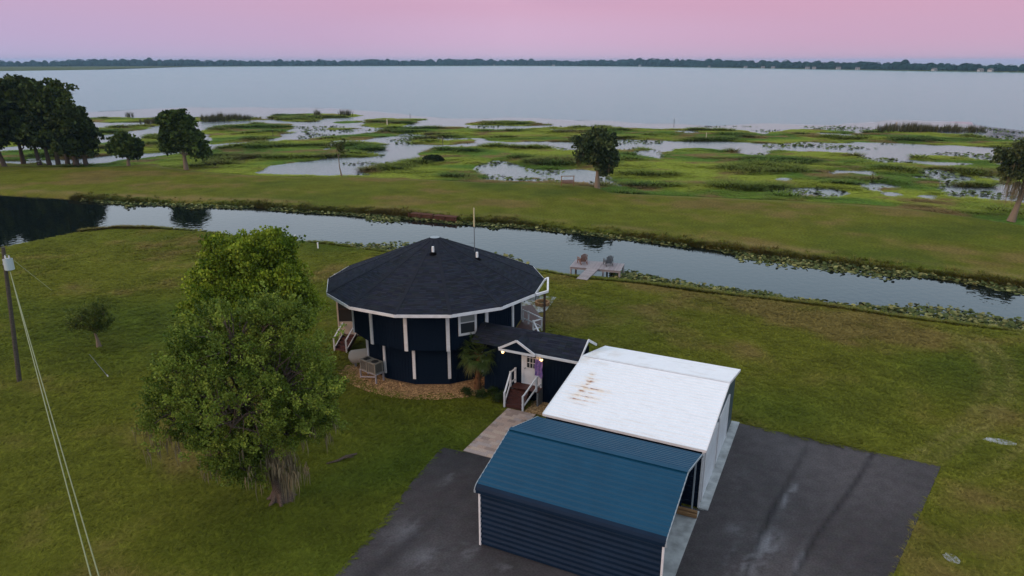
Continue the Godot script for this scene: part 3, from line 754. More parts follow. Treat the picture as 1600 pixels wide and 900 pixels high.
func scatter_plants() -> void:
	var r := RandomNumberGenerator.new()
	r.seed = 2024
	var tuft := tuft_mesh(16, 0.40, 0.75, 0.05, 1)
	var sedge := tuft_mesh(16, 0.20, 0.80, 0.05, 5)
	var low := tuft_mesh(14, 0.07, 0.20, 0.016, 2)
	var reed := tuft_mesh(16, 2.1, 0.7, 0.05, 3)
	var xf := []
	var cl := []
	# marsh grass
	var count := 0
	while count < 150000:
		count += 1
		var z := lerpf(-84, -262, pow(r.randf(), 1.15))
		var x := r.randf_range(-0.80, 0.80) * -z
		var m := marsh_at(x, z)
		if m < 0.72 or z > line_z(SHORE, x) + 1.5: continue
		var y := marsh_y(x, z)
		var q := marsh_colour(x, z)
		var t := nz.get_noise_2d(x * 4 + 200, z * 6)
		var s := r.randf_range(0.7, 1.3) * (1.0 + 1.4 * clampf(t - 0.05, -0.45, 0.6))
		if r.randf() < 0.25: q = q.lerp(Color(0.19, 0.14, 0.06), r.randf() * 0.6)
		if t > 0.28 and r.randf() < 0.5:     # darker stands of tall rush
			s *= 2.2
			q = q.lerp(Color(0.055, 0.090, 0.020), 0.6)
		xf.append(Transform3D(Basis(Vector3.UP, r.randf() * TAU).scaled(Vector3(minf(s, 2.0) * 1.4, s, minf(s, 2.0) * 1.4)), Vector3(x, y - 0.03, z)))
		var g := r.randf_range(0.8, 1.25)
		cl.append(Color(q.r * g, q.g * g, q.b * g))
	tag(copies("marsh_grass", sedge, M.blade, xf, cl, self), "tall green and rusty grass growing over the marsh islands", "grass", "", "stuff")
	# tall reeds
	xf = []; cl = []
	var rb := boxes_of(REED)
	for i in REED.size():
		var b: Rect2 = rb[i]
		var n := int(b.get_area() * 1.6)
		for k in mini(n, 2500):
			var p := Vector2(r.randf_range(b.position.x, b.end.x), r.randf_range(b.position.y, b.end.y))
			if not Geometry2D.is_point_in_polygon(p, REED[i]): continue
			var s := r.randf_range(0.7, 1.15) * (1.0 + 0.4 * nz.get_noise_2d(p.x * 6, p.y * 6))
			xf.append(Transform3D(Basis(Vector3.UP, r.randf() * TAU).scaled(Vector3(s, s, s)), Vector3(p.x, -0.55, p.y)))
			var g := r.randf_range(0.7, 1.3)
			cl.append(Color(0.075 * g, 0.072 * g, 0.034 * g))
	tag(copies("reeds", reed, M.blade, xf, cl, self), "tall brown-green reed beds standing at the edge of the open lake", "reeds", "", "stuff")
	# rough grass along the banks of the canal
	xf = []; cl = []
	for k in 26000:
		var far := r.randf() < 0.6
		var x := r.randf_range(-62, 62) if far else r.randf_range(-48, 48)
		var off := absf(r.randfn()) * 0.9
		var z := line_z(FAR_BANK if far else NEAR_BANK, x)
		z += (-off + 0.7) if far else (0.2 - off * 0.75)
		var dens := nz.get_noise_2d(x * 3.0, 40.0 if far else 400.0)
		if r.randf() > 0.75 + dens * 1.4 - (0.0 if far else 0.35) + (0.6 if not far and x > 2 and x < 16 else 0.0): continue
		var y := land_y(x, z)
		if y < -0.7: continue
		var s := r.randf_range(0.6, 1.3) * (0.9 + 0.8 * dens) * (1.0 if far else 0.6)
		xf.append(Transform3D(Basis(Vector3.UP, r.randf() * TAU).scaled(Vector3(s, s, s)), Vector3(x, y - 0.03, z)))
		var q := Color(0.13, 0.155, 0.024).lerp(Color(0.19, 0.125, 0.045), clampf(r.randf() * 0.8 + dens - 0.25, 0, 1))
		cl.append(q * r.randf_range(0.75, 1.2))
	tag(copies("bank_grass", tuft, M.blade, xf, cl, self), "rough uncut grass along both canal banks", "grass", "", "stuff")
	# bushier weeds beside the dock and along the near bank
	# water lilies
	xf = []; cl = []
	var pads := 0
	for k in 110000:
		var far := r.randf() < 0.52
		var x := r.randf_range(-60, 62)
		var d := absf(r.randfn()) * (1.6 if far else 2.9)
		var z := line_z(FAR_BANK if far else NEAR_BANK, x)
		z += d if far else -d - 0.7
		if x < -30 and not far and d > 1.2: continue
		var dens := nz.get_noise_2d(x * 2.6, z * 2.6 + (0.0 if far else 900.0)) + 0.55 * nz.get_noise_2d(x * 11, z * 11 + 50)
		var lim := 0.06 if far else 0.02
		if not far and x > 9: lim = -1.3 + 0.24 * d
		if far and d < 1.2: lim = -0.35
		if dens < lim + 0.09 * d * (1.0 if far else 0.8): continue
		if r.randf() < (0.70 if far else (0.80 if x < 9 else 0.55)): continue
		if land_y(x, z) > -0.45: continue
		var s := r.randf_range(0.22, 0.46)
		var up := r.randf() < 0.35
		var tilt := r.randf_range(0.2, 1.0) if up else r.randf_range(0.0, 0.10)
		var bs := Basis(Vector3.UP, r.randf() * TAU) * Basis(Vector3.RIGHT, tilt)
		xf.append(Transform3D(bs.scaled(Vector3(s, s, s)), Vector3(x, WATER + (r.randf_range(0.05, 0.22) if up else 0.008), z)))
		var g := r.randf_range(0.6, 1.3)
		cl.append((Color(0.065, 0.085, 0.028) if r.randf() < 0.6 else Color(0.20, 0.20, 0.075)) * g)
		pads += 1
	# scattered lilies in the marsh water
	for k in 26000:
		var z := lerpf(-88, -215, r.randf())
		var x := r.randf_range(-0.3, 0.80) * -z
		var m := marsh_at(x, z)
		if m > 0.55: continue
		var dens := nz.get_noise_2d(x * 4, z * 4 + 70) + m * 0.5
		if dens < 0.12: continue
		var s := r.randf_range(0.4, 0.9)
		xf.append(Transform3D((Basis(Vector3.UP, r.randf() * TAU) * Basis(Vector3.RIGHT, r.randf_range(0.0, 0.7))).scaled(Vector3(s, s, s)), Vector3(x, WATER + r.randf_range(0.01, 0.2), z)))
		cl.append(Color(0.085, 0.115, 0.035) * r.randf_range(0.6, 1.3))
	tag(copies("water_lilies", pad_mesh(1), M.blade, xf, cl, self), "floating lily leaves along the canal and marsh edges", "water lilies", "", "stuff")
	# short lawn grass close enough to tell from a flat sheet
	xf = []; cl = []
	var inv := YARD.affine_inverse()
	for k in 150000:
		var z := lerpf(-18.5, -80, pow(r.randf(), 1.6))
		var x := r.randf_range(-0.80, 0.80) * (-z + 3)
		if z < line_z(NEAR_BANK, x) + 0.6: continue
		var l := inv * Vector3(x, 0, z)
		if on_paving(l.x, -l.z): continue
		if Vector2(x - HC.x, z - HC.z).length() < 5.9: continue
		var q := lawn_colour(x, z)
		var s := r.randf_range(0.6, 1.5) * (1.0 + 0.7 * nz.get_noise_2d(x * 9, z * 9))
		var g := r.randf_range(0.75, 1.3)
		xf.append(Transform3D(Basis(Vector3.UP, r.randf() * TAU).scaled(Vector3(s * 1.5, s, s * 1.5)), Vector3(x, -0.005, z)))
		cl.append(Color(q.r * g, q.g * g, q.b * g))
	tag(copies("lawn_grass", low, M.blade, xf, cl, self), "short grass of the lawn round the house", "grass", "", "stuff")
	print("plants done, pads ", pads)

var DRIVE := [Vector2(-5.27, 5.62), Vector2(-4.95, 2.6), Vector2(-4.45, -0.6), Vector2(-4.1, -3.8), Vector2(-3.6, -16), Vector2(11.0, -16), Vector2(12.4, -3), Vector2(13.4, 1.5), Vector2(14.34, 5.06), Vector2(15.6, 10.2), Vector2(16.56, 14.25), Vector2(7.3, 14.42), Vector2(7.3, 6.0), Vector2(-2.3, 5.78)]

func on_paving(l: float, w: float) -> bool:
	if l > -0.3 and l < 7.9 and w > -0.2 and w < 15.0: return true
	if l > -6.2 and l < 0 and w > 10.4 and w < 15.5: return true
	if l > -4.3 and l < -2.4 and w > 5.5 and w < 11: return true
	var p := Vector2(l, w)
	return Geometry2D.is_point_in_polygon(p, PackedVector2Array(DRIVE))

# ---------------------------------------------------------------- metal outbuildings
func ribbed(path: Array, pitch: float, depth: float, shape := [[0.0, 0.0], [0.62, 0.0], [0.72, 1.0], [0.90, 1.0]]) -> Array:   # a sheet profile with raised ribs along a path of Vector2
	var total := 0.0
	for i in path.size() - 1: total += path[i].distance_to(path[i + 1])
	var at := func(s: float) -> Array:
		var d := s
		for i in path.size() - 1:
			var l: float = path[i].distance_to(path[i + 1])
			if d <= l or i == path.size() - 2:
				var t: Vector2 = (path[i + 1] - path[i]).normalized()
				return [path[i] + t * d, Vector2(-t.y, t.x)]
			d -= l
		return []
	var stops := []
	var s := 0.0
	while s < total:
		for k in shape:
			if s + k[0] * pitch < total: stops.append([s + k[0] * pitch, k[1]])
		s += pitch
	stops.append([total, 0.0])
	var acc := 0.0
	for i in range(1, path.size() - 1):
		acc += path[i].distance_to(path[i - 1])
		var up := 0.0
		var ph := fposmod(acc, pitch) / pitch
		if ph > 0.7 and ph < 0.92: up = 1.0
		stops.append([acc, up])
	stops.sort_custom(func(a, b): return a[0] < b[0])
	var out := []
	for q in stops:
		var g: Array = at.call(q[0])
		out.append([g[0] + g[1] * depth * q[1], q[0] / total])
	return out

func sheet_along(mb: MB, prof: Array, l0: float, l1: float, uv := false) -> void:   # profile in (w, y), swept along l
	for i in prof.size() - 1:
		var a: Vector2 = prof[i][0]
		var b: Vector2 = prof[i + 1][0]
		mb.quad(Vector3(l0, a.y, -a.x), Vector3(l1, a.y, -a.x), Vector3(l1, b.y, -b.x), Vector3(l0, b.y, -b.x))
		if uv:
			var va: float = prof[i][1]
			var vb: float = prof[i + 1][1]
			mb.u.append_array([Vector2(0, va), Vector2(1, vb), Vector2(1, va), Vector2(0, va), Vector2(0, vb), Vector2(1, vb)])

func build_carport() -> void:
	var t := thing("carport", "blue metal carport with rounded eaves and ribbed navy side wall", "carport", YARD)
	var L0 := -0.25
	var L1 := 7.05
	# section across the building: rounded front eave, two slopes, rounded rear eave
	var path := [Vector2(-0.13, 2.44), Vector2(-0.135, 2.56), Vector2(-0.09, 2.66), Vector2(0.02, 2.745), Vector2(2.9, 3.62), Vector2(5.75, 2.80), Vector2(5.86, 2.72), Vector2(5.90, 2.6)]
	var rf := MB.new()
	sheet_along(rf, ribbed([path[3], path[4]], 0.262, 0.036, [[0.0, 0.0], [0.35, 0.0], [0.55, 1.0], [0.75, 1.0]]), L0, L1)
	sheet_along(rf, ribbed([path[4], path[5]], 0.262, 0.020), L0, L1)
	var inner := []
	for p in path: inner.append([p - Vector2(0, 0.025), 0.0])
	inner.reverse()
	part("roof", rf, M.blue_roof, t)
	var un := MB.new()
	sheet_along(un, inner, L0, L1)
	part("roof_underside", un, M.blue_wall, t)
	var eave := MB.new()
	sheet_along(eave, [[path[0], 0.0], [path[1], 0.0], [path[2], 0.0], [path[3], 0.0]], L0, L1)
	sheet_along(eave, [[path[5], 0.0], [path[6], 0.0], [path[7], 0.0]], L0, L1)
	part("rounded_eave", eave, M.blue_wall, t)
	var cap := MB.new()
	cap.bar(Vector3(L0, 3.652, -2.9), Vector3(L1, 3.652, -2.9), 0.22, 0.012)
	part("ridge_cap", cap, M.blue_roof, t)
	for e in [L0 - 0.012, L1 + 0.012]:     # trim round the ends of the roof sheet
		var tr := MB.new()
		for i in path.size() - 1:
			tr.bar(Vector3(e, path[i].y - 0.02, -path[i].x), Vector3(e, path[i + 1].y - 0.02, -path[i + 1].x), 0.03, 0.075)
		part("roof_end_trim", tr, M.galv, t)
	var fw := MB.new()
	sheet_along(fw, ribbed([Vector2(0, 0.07), Vector2(0, 2.62)], 0.232, 0.055, [[0.0, 0.0], [0.36, 0.0], [0.46, 1.0], [0.68, 1.0]]), -0.08, 6.93)
	part("side_wall", fw, M.blue_wall, t)
	var bw := MB.new()
	sheet_along(bw, ribbed([Vector2(5.72, 0.07), Vector2(5.72, 2.75)], 0.232, 0.028), -0.05, 6.4)
	part("rear_side_wall", bw, M.blue_wall, t)
	var ew := MB.new()
	ew.prism([Vector2(0.02, 0.06), Vector2(5.7, 0.06), Vector2(5.7, 2.72), Vector2(2.9, 3.54), Vector2(0.02, 2.66)], Vector3(-0.03, 0, 0), Vector3(0, 0, -1), Vector3.UP, Vector3(0.05, 0, 0))
	part("end_wall", ew, M.blue_wall, t)
	for e in [[-0.105, 0.06], [6.965, 0.06]]:
		var c := MB.new()
		c.box(Vector3(e[0], 1.27, 0.035), Vector3(0.075, 2.42, 0.08))
		part("corner_trim", c, M.trim, t)
	for l in [0.1, 1.6, 3.1, 4.6, 6.0, 6.86]:     # frame bows
		var b := MB.new()
		b.bar(Vector3(l, 0.06, -0.10), Vector3(l, 2.62, -0.10), 0.06, 0.06)
		b.bar(Vector3(l, 0.06, -5.62), Vector3(l, 2.70, -5.62), 0.06, 0.06)
		b.bar(Vector3(l, 2.62, -0.10), Vector3(l, 3.50, -2.9), 0.06, 0.06)
		b.bar(Vector3(l, 3.50, -2.9), Vector3(l, 2.70, -5.62), 0.06, 0.06)
		part("frame_bow", b, M.galv, t)
	var sl := MB.new()
	sl.box(Vector3(3.55, 0.02, -2.95), Vector3(7.2, 0.13, 5.7))
	var o := part("carport_slab", sl, M.concrete, self)
	o.transform = YARD
	tag(o, "pale concrete slab under the blue carport", "slab", "", "structure")
	var tb := thing("timber_beam", "short raw timber beam lying in the carport mouth beside the garage", "timber", YARD * Transform3D(Basis(), Vector3(6.75, 0.085, -5.42)))
	var w := MB.new()
	w.box(Vector3(-0.1, 0.11, 0), Vector3(0.95, 0.20, 0.14))
	part("beam", w, M.wood_raw, tb)
	var w2 := MB.new()
	w2.box(Vector3(-0.02, 0.11, 0.2), Vector3(0.85, 0.14, 0.09))
	part("board", w2, M.wood_raw, tb)

func build_garage() -> void:
	var t := thing("garage", "garage with low white metal roof, rust streaks and white roll doors", "garage", YARD)
	var L0 := -0.12
	var L1 := 7.16
	var fr := MB.new()
	# section runs from the ridge down, so that the texture's rust lies where it ran
	var ridge := Vector2(11.2, 3.68)
	var front := Vector2(6.02, 2.84)
	var back := Vector2(14.85, 2.84)
	var pr := ribbed([front, ridge], 0.235, 0.024)
	for q in pr: q[1] = 1.0 - q[1]
	sheet_along(fr, pr, L0, L1, true)
	part("roof_front_slope", fr, M.white_roof, t)
	var bk := MB.new()
	var pb := ribbed([ridge, back], 0.235, 0.02)
	for q in pb: q[1] = q[1] * 0.16
	sheet_along(bk, pb, L0, L1, true)
	part("roof_rear_slope", bk, M.white_roof, t)
	var under := MB.new()
	sheet_along(under, [[back - Vector2(0, 0.05), 0.0], [ridge - Vector2(0, 0.05), 0.0], [front - Vector2(0, 0.05), 0.0]], L0, L1)
	part("roof_underside", under, M.galv, t)
	var cap := MB.new()
	cap.bar(Vector3(L0, 3.696, -11.2), Vector3(L1, 3.696, -11.2), 0.12, 0.012)
	part("ridge_cap", cap, M.trim, t)
	for e in [front, back]:
		var g := MB.new()
		g.bar(Vector3(L0, e.y - 0.04, -e.x), Vector3(L1, e.y - 0.04, -e.x), 0.04, 0.11)
		part("eave_trim", g, M.trim, t)
	for l in [L0 - 0.01, L1 + 0.01]:
		var rk := MB.new()
		rk.bar(Vector3(l, front.y - 0.035, -front.x), Vector3(l, ridge.y - 0.035, -ridge.x), 0.03, 0.12)
		rk.bar(Vector3(l, ridge.y - 0.035, -ridge.x), Vector3(l, back.y - 0.035, -back.x), 0.03, 0.12)
		part("rake_trim", rk, M.trim, t)
	var fw := MB.new()
	sheet_along(fw, ribbed([Vector2(6.12, 0.05), Vector2(6.12, 2.80)], 0.232, 0.025), 0.0, 7.0)
	part("front_wall", fw, M.navy, t)
	var bw := MB.new()
	bw.box(Vector3(3.5, 1.42, -14.35), Vector3(7.0, 2.75, 0.06))
	part("rear_wall", bw, M.navy, t)
	for l in [0.03, 7.0]:
		var ew := MB.new()
		ew.prism([Vector2(6.14, 0.06), Vector2(14.33, 0.06), Vector2(14.33, 2.83), Vector2(11.2, 3.60), Vector2(6.14, 2.78)], Vector3(l - 0.03, 0, 0), Vector3(0, 0, -1), Vector3.UP, Vector3(0.06, 0, 0))
		part("gable_wall", ew, M.gable_wall, t)
	var ct := MB.new()
	ct.box(Vector3(7.05, 1.4, -6.10), Vector3(0.09, 2.7, 0.09))
	part("corner_trim", ct, M.trim, t)
	for d in [[6.75, 9.35], [9.95, 12.5]]:
		var dr := Node3D.new()
		dr.name = "roll_door"
		t.add_child(dr, true)
		for k in 7:
			var s := MB.new()
			s.box(Vector3(7.05, 0.24 + k * 0.325, -(d[0] + d[1]) / 2), Vector3(0.03, 0.317, d[1] - d[0]))
			part("door_section", s, M.door_white, dr)
		var f := MB.new()
		for w in [d[0] - 0.06, d[1] + 0.06]: f.box(Vector3(7.055, 1.23, -w), Vector3(0.05, 2.42, 0.1))
		f.box(Vector3(7.055, 2.41, -(d[0] + d[1]) / 2), Vector3(0.05, 0.1, d[1] - d[0] + 0.02))
		part("door_frame", f, M.trim, dr)
	var ap := MB.new()
	ap.box(Vector3(7.25, 0.01, -10.25), Vector3(0.40, 0.13, 8.4))
	var o := part("garage_apron", ap, M.concrete, self)
	o.transform = YARD
	tag(o, "pale concrete apron along the garage doors", "apron", "", "structure")

# ---------------------------------------------------------------- paving
func build_paving() -> void:
	# asphalt: a fine grid so that stains and patches can follow the place
	var pk := PackedVector2Array(DRIVE)
	var mb := MB.new()
	var hues := func(p: Vector2) -> Color:
		var a := nz.get_noise_2d(p.x * 5 + 40, p.y * 5)
		var b := nz.get_noise_2d(p.x * 14 + 340, p.y * 9)
		var c := nz.get_noise_2d(p.x * 1.6 + 140, p.y * 1.6)
		var g: float = 0.082 * (1.0 + 0.5 * a + 0.2 * b + 0.7 * c)
		g *= 1.0 + 0.2 * nz.get_noise_2d(p.x * 130 + 11, p.y * 130)
		var q := Color(g * 1.03, g * 0.94, g * 0.98)
		# chalky scuffs where tyres turn
		for s in [[9.3, 3.5, 0.6, 1.1, 0.8], [10.0, 5.0, 0.4, 0.8, 0.8], [10.32, 8.4, 0.12, 0.9, 0.6], [10.55, 9.3, 0.10, 0.6, 0.6], [11.15, 4.1, 0.12, 1.1, 0.7], [13.5, 13.5, 0.10, 0.5, 0.7], [-3.4, 4.4, 0.28, 1.3, 0.5], [-3.1, -0.2, 0.55, 1.4, 0.45], [-0.4, -0.5, 0.5, 0.5, 0.6], [8.6, 5.3, 0.35, 0.35, 0.35], [8.3, 9.0, 0.3, 0.9, 0.3], [-1.6, -1.6, 0.7, 0.7, 0.4], [1.2, -0.7, 0.5, 0.3, 0.5]]:
			var d: float = pow((p.x - s[0] - 0.12 * (p.y - s[1])) / s[2], 2) + pow((p.y - s[1]) / s[3], 2)
			q = q.lerp(Color(0.23, 0.23, 0.25), s[4] * exp(-d) * clampf(0.45 + 2.4 * b + 2.2 * nz.get_noise_2d(p.x * 90, p.y * 40) + 1.5 * nz.get_noise_2d(p.x * 260, p.y * 260), 0, 1))
		# dark sealed seams
		for s in [11.65, 9.75]:
			q = q.lerp(Color(0.020, 0.019, 0.021), 0.7 * exp(-pow((p.x - s - (0.247 if s > 11 else 0.12) * (p.y - 6.0) - 0.25 * a) / 0.12, 2)) * clampf(0.75 + b, 0, 1))
		q = q.lerp(Color(0.03, 0.029, 0.032), 0.55 * exp(-pow((p.x + 2.75 + 0.25 * a - 0.1 * p.y) / 0.35, 2)) * clampf(0.8 + 2.0 * b, 0, 1))
		return q
	var st := 0.16
	var x := -5.4
	while x < 16.8:
		var z := -9.0
		while z < 14.6:
			var c := PackedVector2Array([Vector2(x, z), Vector2(x + st, z), Vector2(x + st, z + st), Vector2(x, z + st)])
			var inn := 0
			for p in c:
				if Geometry2D.is_point_in_polygon(p, pk): inn += 1
			if inn == 4:
				var w := []
				for p in c: w.append(Vector3(p.x, 0.03, -p.y))
				var m0 := mb.v.size()
				mb.quad(w[0], w[1], w[2], w[3])
				var cc := [hues.call(c[0]), hues.call(c[1]), hues.call(c[2]), hues.call(c[3])]
				for k in [[0, 0], [1, 2], [2, 1], [3, 0], [4, 3], [5, 2]]: mb.c[m0 + k[0]] = cc[k[1]]
			elif inn > 0:
				for poly in Geometry2D.intersect_polygons(c, pk):
					var ix := Geometry2D.triangulate_polygon(poly)
					mb.col = hues.call(c[0])
					for k in range(0, ix.size(), 3):
						var A := Vector3(poly[ix[k]].x, 0.03, -poly[ix[k]].y)
						var B := Vector3(poly[ix[k + 1]].x, 0.03, -poly[ix[k + 1]].y)
						var D := Vector3(poly[ix[k + 2]].x, 0.03, -poly[ix[k + 2]].y)
						if (B - A).cross(D - A).y > 0: mb.tri(A, B, D)
						else: mb.tri(A, D, B)
			z += st
		x += st
	mb.col = Color(0.05, 0.048, 0.052)
	for i in DRIVE.size():
		var a: Vector2 = DRIVE[i]
		var b: Vector2 = DRIVE[(i + 1) % DRIVE.size()]
		mb.quad(Vector3(b.x, -0.03, -b.y), Vector3(a.x, -0.03, -a.y), Vector3(a.x, 0.03, -a.y), Vector3(b.x, 0.03, -b.y))
	var o := part("driveway", mb, M.asphalt, self)
	o.transform = YARD
	tag(o, "worn dark asphalt driveway with pale scuffs and seams", "driveway", "", "structure")
	# paver walk
	var bed := MB.new()
	bed.box(Vector3(-3.33, 0.0, -8.2), Vector3(1.72, 0.055, 4.92))
	var wk := part("walkway", bed, M.joint, self)
	wk.transform = YARD
	tag(wk, "walk of pinkish grey pavers from the driveway to the steps", "walkway", "", "structure")
	var kinds := []
	for k in 6:
		var p := MB.new()
		p.col = [Color(0.52, 0.36, 0.29), Color(0.44, 0.32, 0.27), Color(0.56, 0.41, 0.34), Color(0.38, 0.27, 0.22), Color(0.48, 0.37, 0.33), Color(0.58, 0.42, 0.33)][k]
		p.box(Vector3.ZERO, Vector3(0.412, 0.07, 0.264))
		var h := MB.new()
		h.col = p.col
		h.box(Vector3.ZERO, Vector3(0.2, 0.07, 0.264))
		kinds.append([p.mesh(), h.mesh()])
	var r := RandomNumberGenerator.new()
	r.seed = 6
	for j in 18:
		var odd := j % 2
		var n := 5 if odd else 4
		for i in n:
			var half := odd == 1 and (i == 0 or i == 4)
			var lx := -4.165 + (0.21 + i * 0.419 if odd == 0 else (0.103 if i == 0 else (1.574 if i == 4 else 0.42 + (i - 1) * 0.419)))
			var kk: Array = kinds[r.randi() % 6]
			part_mesh("paver", kk[1] if half else kk[0], M.paver, wk, Transform3D(Basis(Vector3.UP, r.randf_range(-0.012, 0.012)), Vector3(lx, 0.018 + r.randf_range(-0.004, 0.004), -(5.90 + j * 0.271))))
	# patio behind the house
	var pt := MB.new()
	pt.prism([Vector2(-4.0, 49.4), Vector2(0.8, 49.5), Vector2(2.5, 50.0), Vector2(3.55, 53.4), Vector2(0.8, 54.2), Vector2(-3.5, 54.0)], Vector3(0, 0, 0), Vector3(1, 0, 0), Vector3(0, 0, -1), Vector3(0, 0.05, 0))
	setting("patio", pt, M.concrete, "pale concrete patio on the lawn behind the round house", "patio")

# ---------------------------------------------------------------- the round house
func hp(r: float, deg: float, y: float) -> Vector3:
	return Vector3(r * cos(deg_to_rad(deg)), y, r * sin(deg_to_rad(deg)))

func shingles(mb: MB, a: Vector3, b: Vector3, c: Vector3, d: Vector3, r: RandomNumberGenerator, course := 0.145, tab := 0.34) -> void:
	# courses of tabs on the slope a-b (eave) to d-c (top); each course steps 9 mm proud of the next
	var n := ((b - a).cross(d - a)).normalized()
	var len := ((d + c) * 0.5 - (a + b) * 0.5).length()
	var rows := maxi(2, int(len / course))
	for i in rows:
		var l0 := a.lerp(d, float(i) / rows)
		var r0 := b.lerp(c, float(i) / rows)
		var l1 := a.lerp(d, float(i + 1) / rows)
		var r1 := b.lerp(c, float(i + 1) / rows)
		var w := l0.distance_to(r0)
		var k := maxi(1, int(w / tab))
		for j in k:
			var f0 := float(j) / k
			var f1 := float(j + 1) / k
			var g := r.randf_range(0.78, 1.22)
			var bl := r.randf_range(0.9, 1.15)
			mb.col = Color(0.033 * g, 0.038 * g, 0.050 * g * bl)
			var up := n * r.randf_range(0.008, 0.014)
			var p0 := l0.lerp(r0, f0) + up
			var p1 := l0.lerp(r0, f1) + up
			mb.quad(p0, p1, l1.lerp(r1, f1) + n * 0.001, l1.lerp(r1, f0) + n * 0.001)
			mb.quad(p0 - up, p1 - up, p1, p0)

func siding(mb: MB, a: Vector3, b: Vector3, y0: float, y1: float, board := 0.2) -> void:
	# upright boards with open grooves between them, from a to b (outside on the right of a -> b seen from above)
	var d := b - a
	var len := d.length()
	d = d.normalized()
	var n := d.cross(Vector3.UP)
	var k := maxi(1, int(round(len / board)))
	var w := len / k
	var m := (a + b) * 0.5
	mb.box(Vector3(m.x, (y0 + y1) / 2, m.z) - n * 0.05, Vector3(len, y1 - y0, 0.06), Basis(d, Vector3.UP, d.cross(Vector3.UP)))
	for i in k:
		var c := a + d * (i + 0.5) * w
		mb.box(Vector3(c.x, (y0 + y1) / 2, c.z) - n * 0.012, Vector3(w - 0.022, y1 - y0, 0.024), Basis(d, Vector3.UP, d.cross(Vector3.UP)))

func railing(parent: Node, a: Vector3, b: Vector3, h: float, balusters := false, post_a := true, post_b := true) -> void:
	var rl := MB.new()
	rl.bar(a + Vector3.UP * h, b + Vector3.UP * h, 0.09, 0.045)
	part("rail", rl, M.trim, parent)
	var rl2 := MB.new()
	rl2.bar(a + Vector3.UP * 0.22, b + Vector3.UP * 0.22, 0.045, 0.07)
	part("lower_rail", rl2, M.trim, parent)
	for e in [[post_a, a], [post_b, b]]:
		if e[0]:
			var p := MB.new()
			p.box(e[1] + Vector3.UP * (h + 0.06) / 2, Vector3(0.095, h + 0.06, 0.095))
			part("rail_post", p, M.trim, parent)
	if balusters:
		var n := int(a.distance_to(b) / 0.35)
		for i in range(1, n):
			var c := a.lerp(b, float(i) / n)
			var s := MB.new()
			s.bar(c + Vector3.UP * 0.2, c + Vector3.UP * h, 0.035, 0.035)
			part("baluster", s, M.trim, parent)

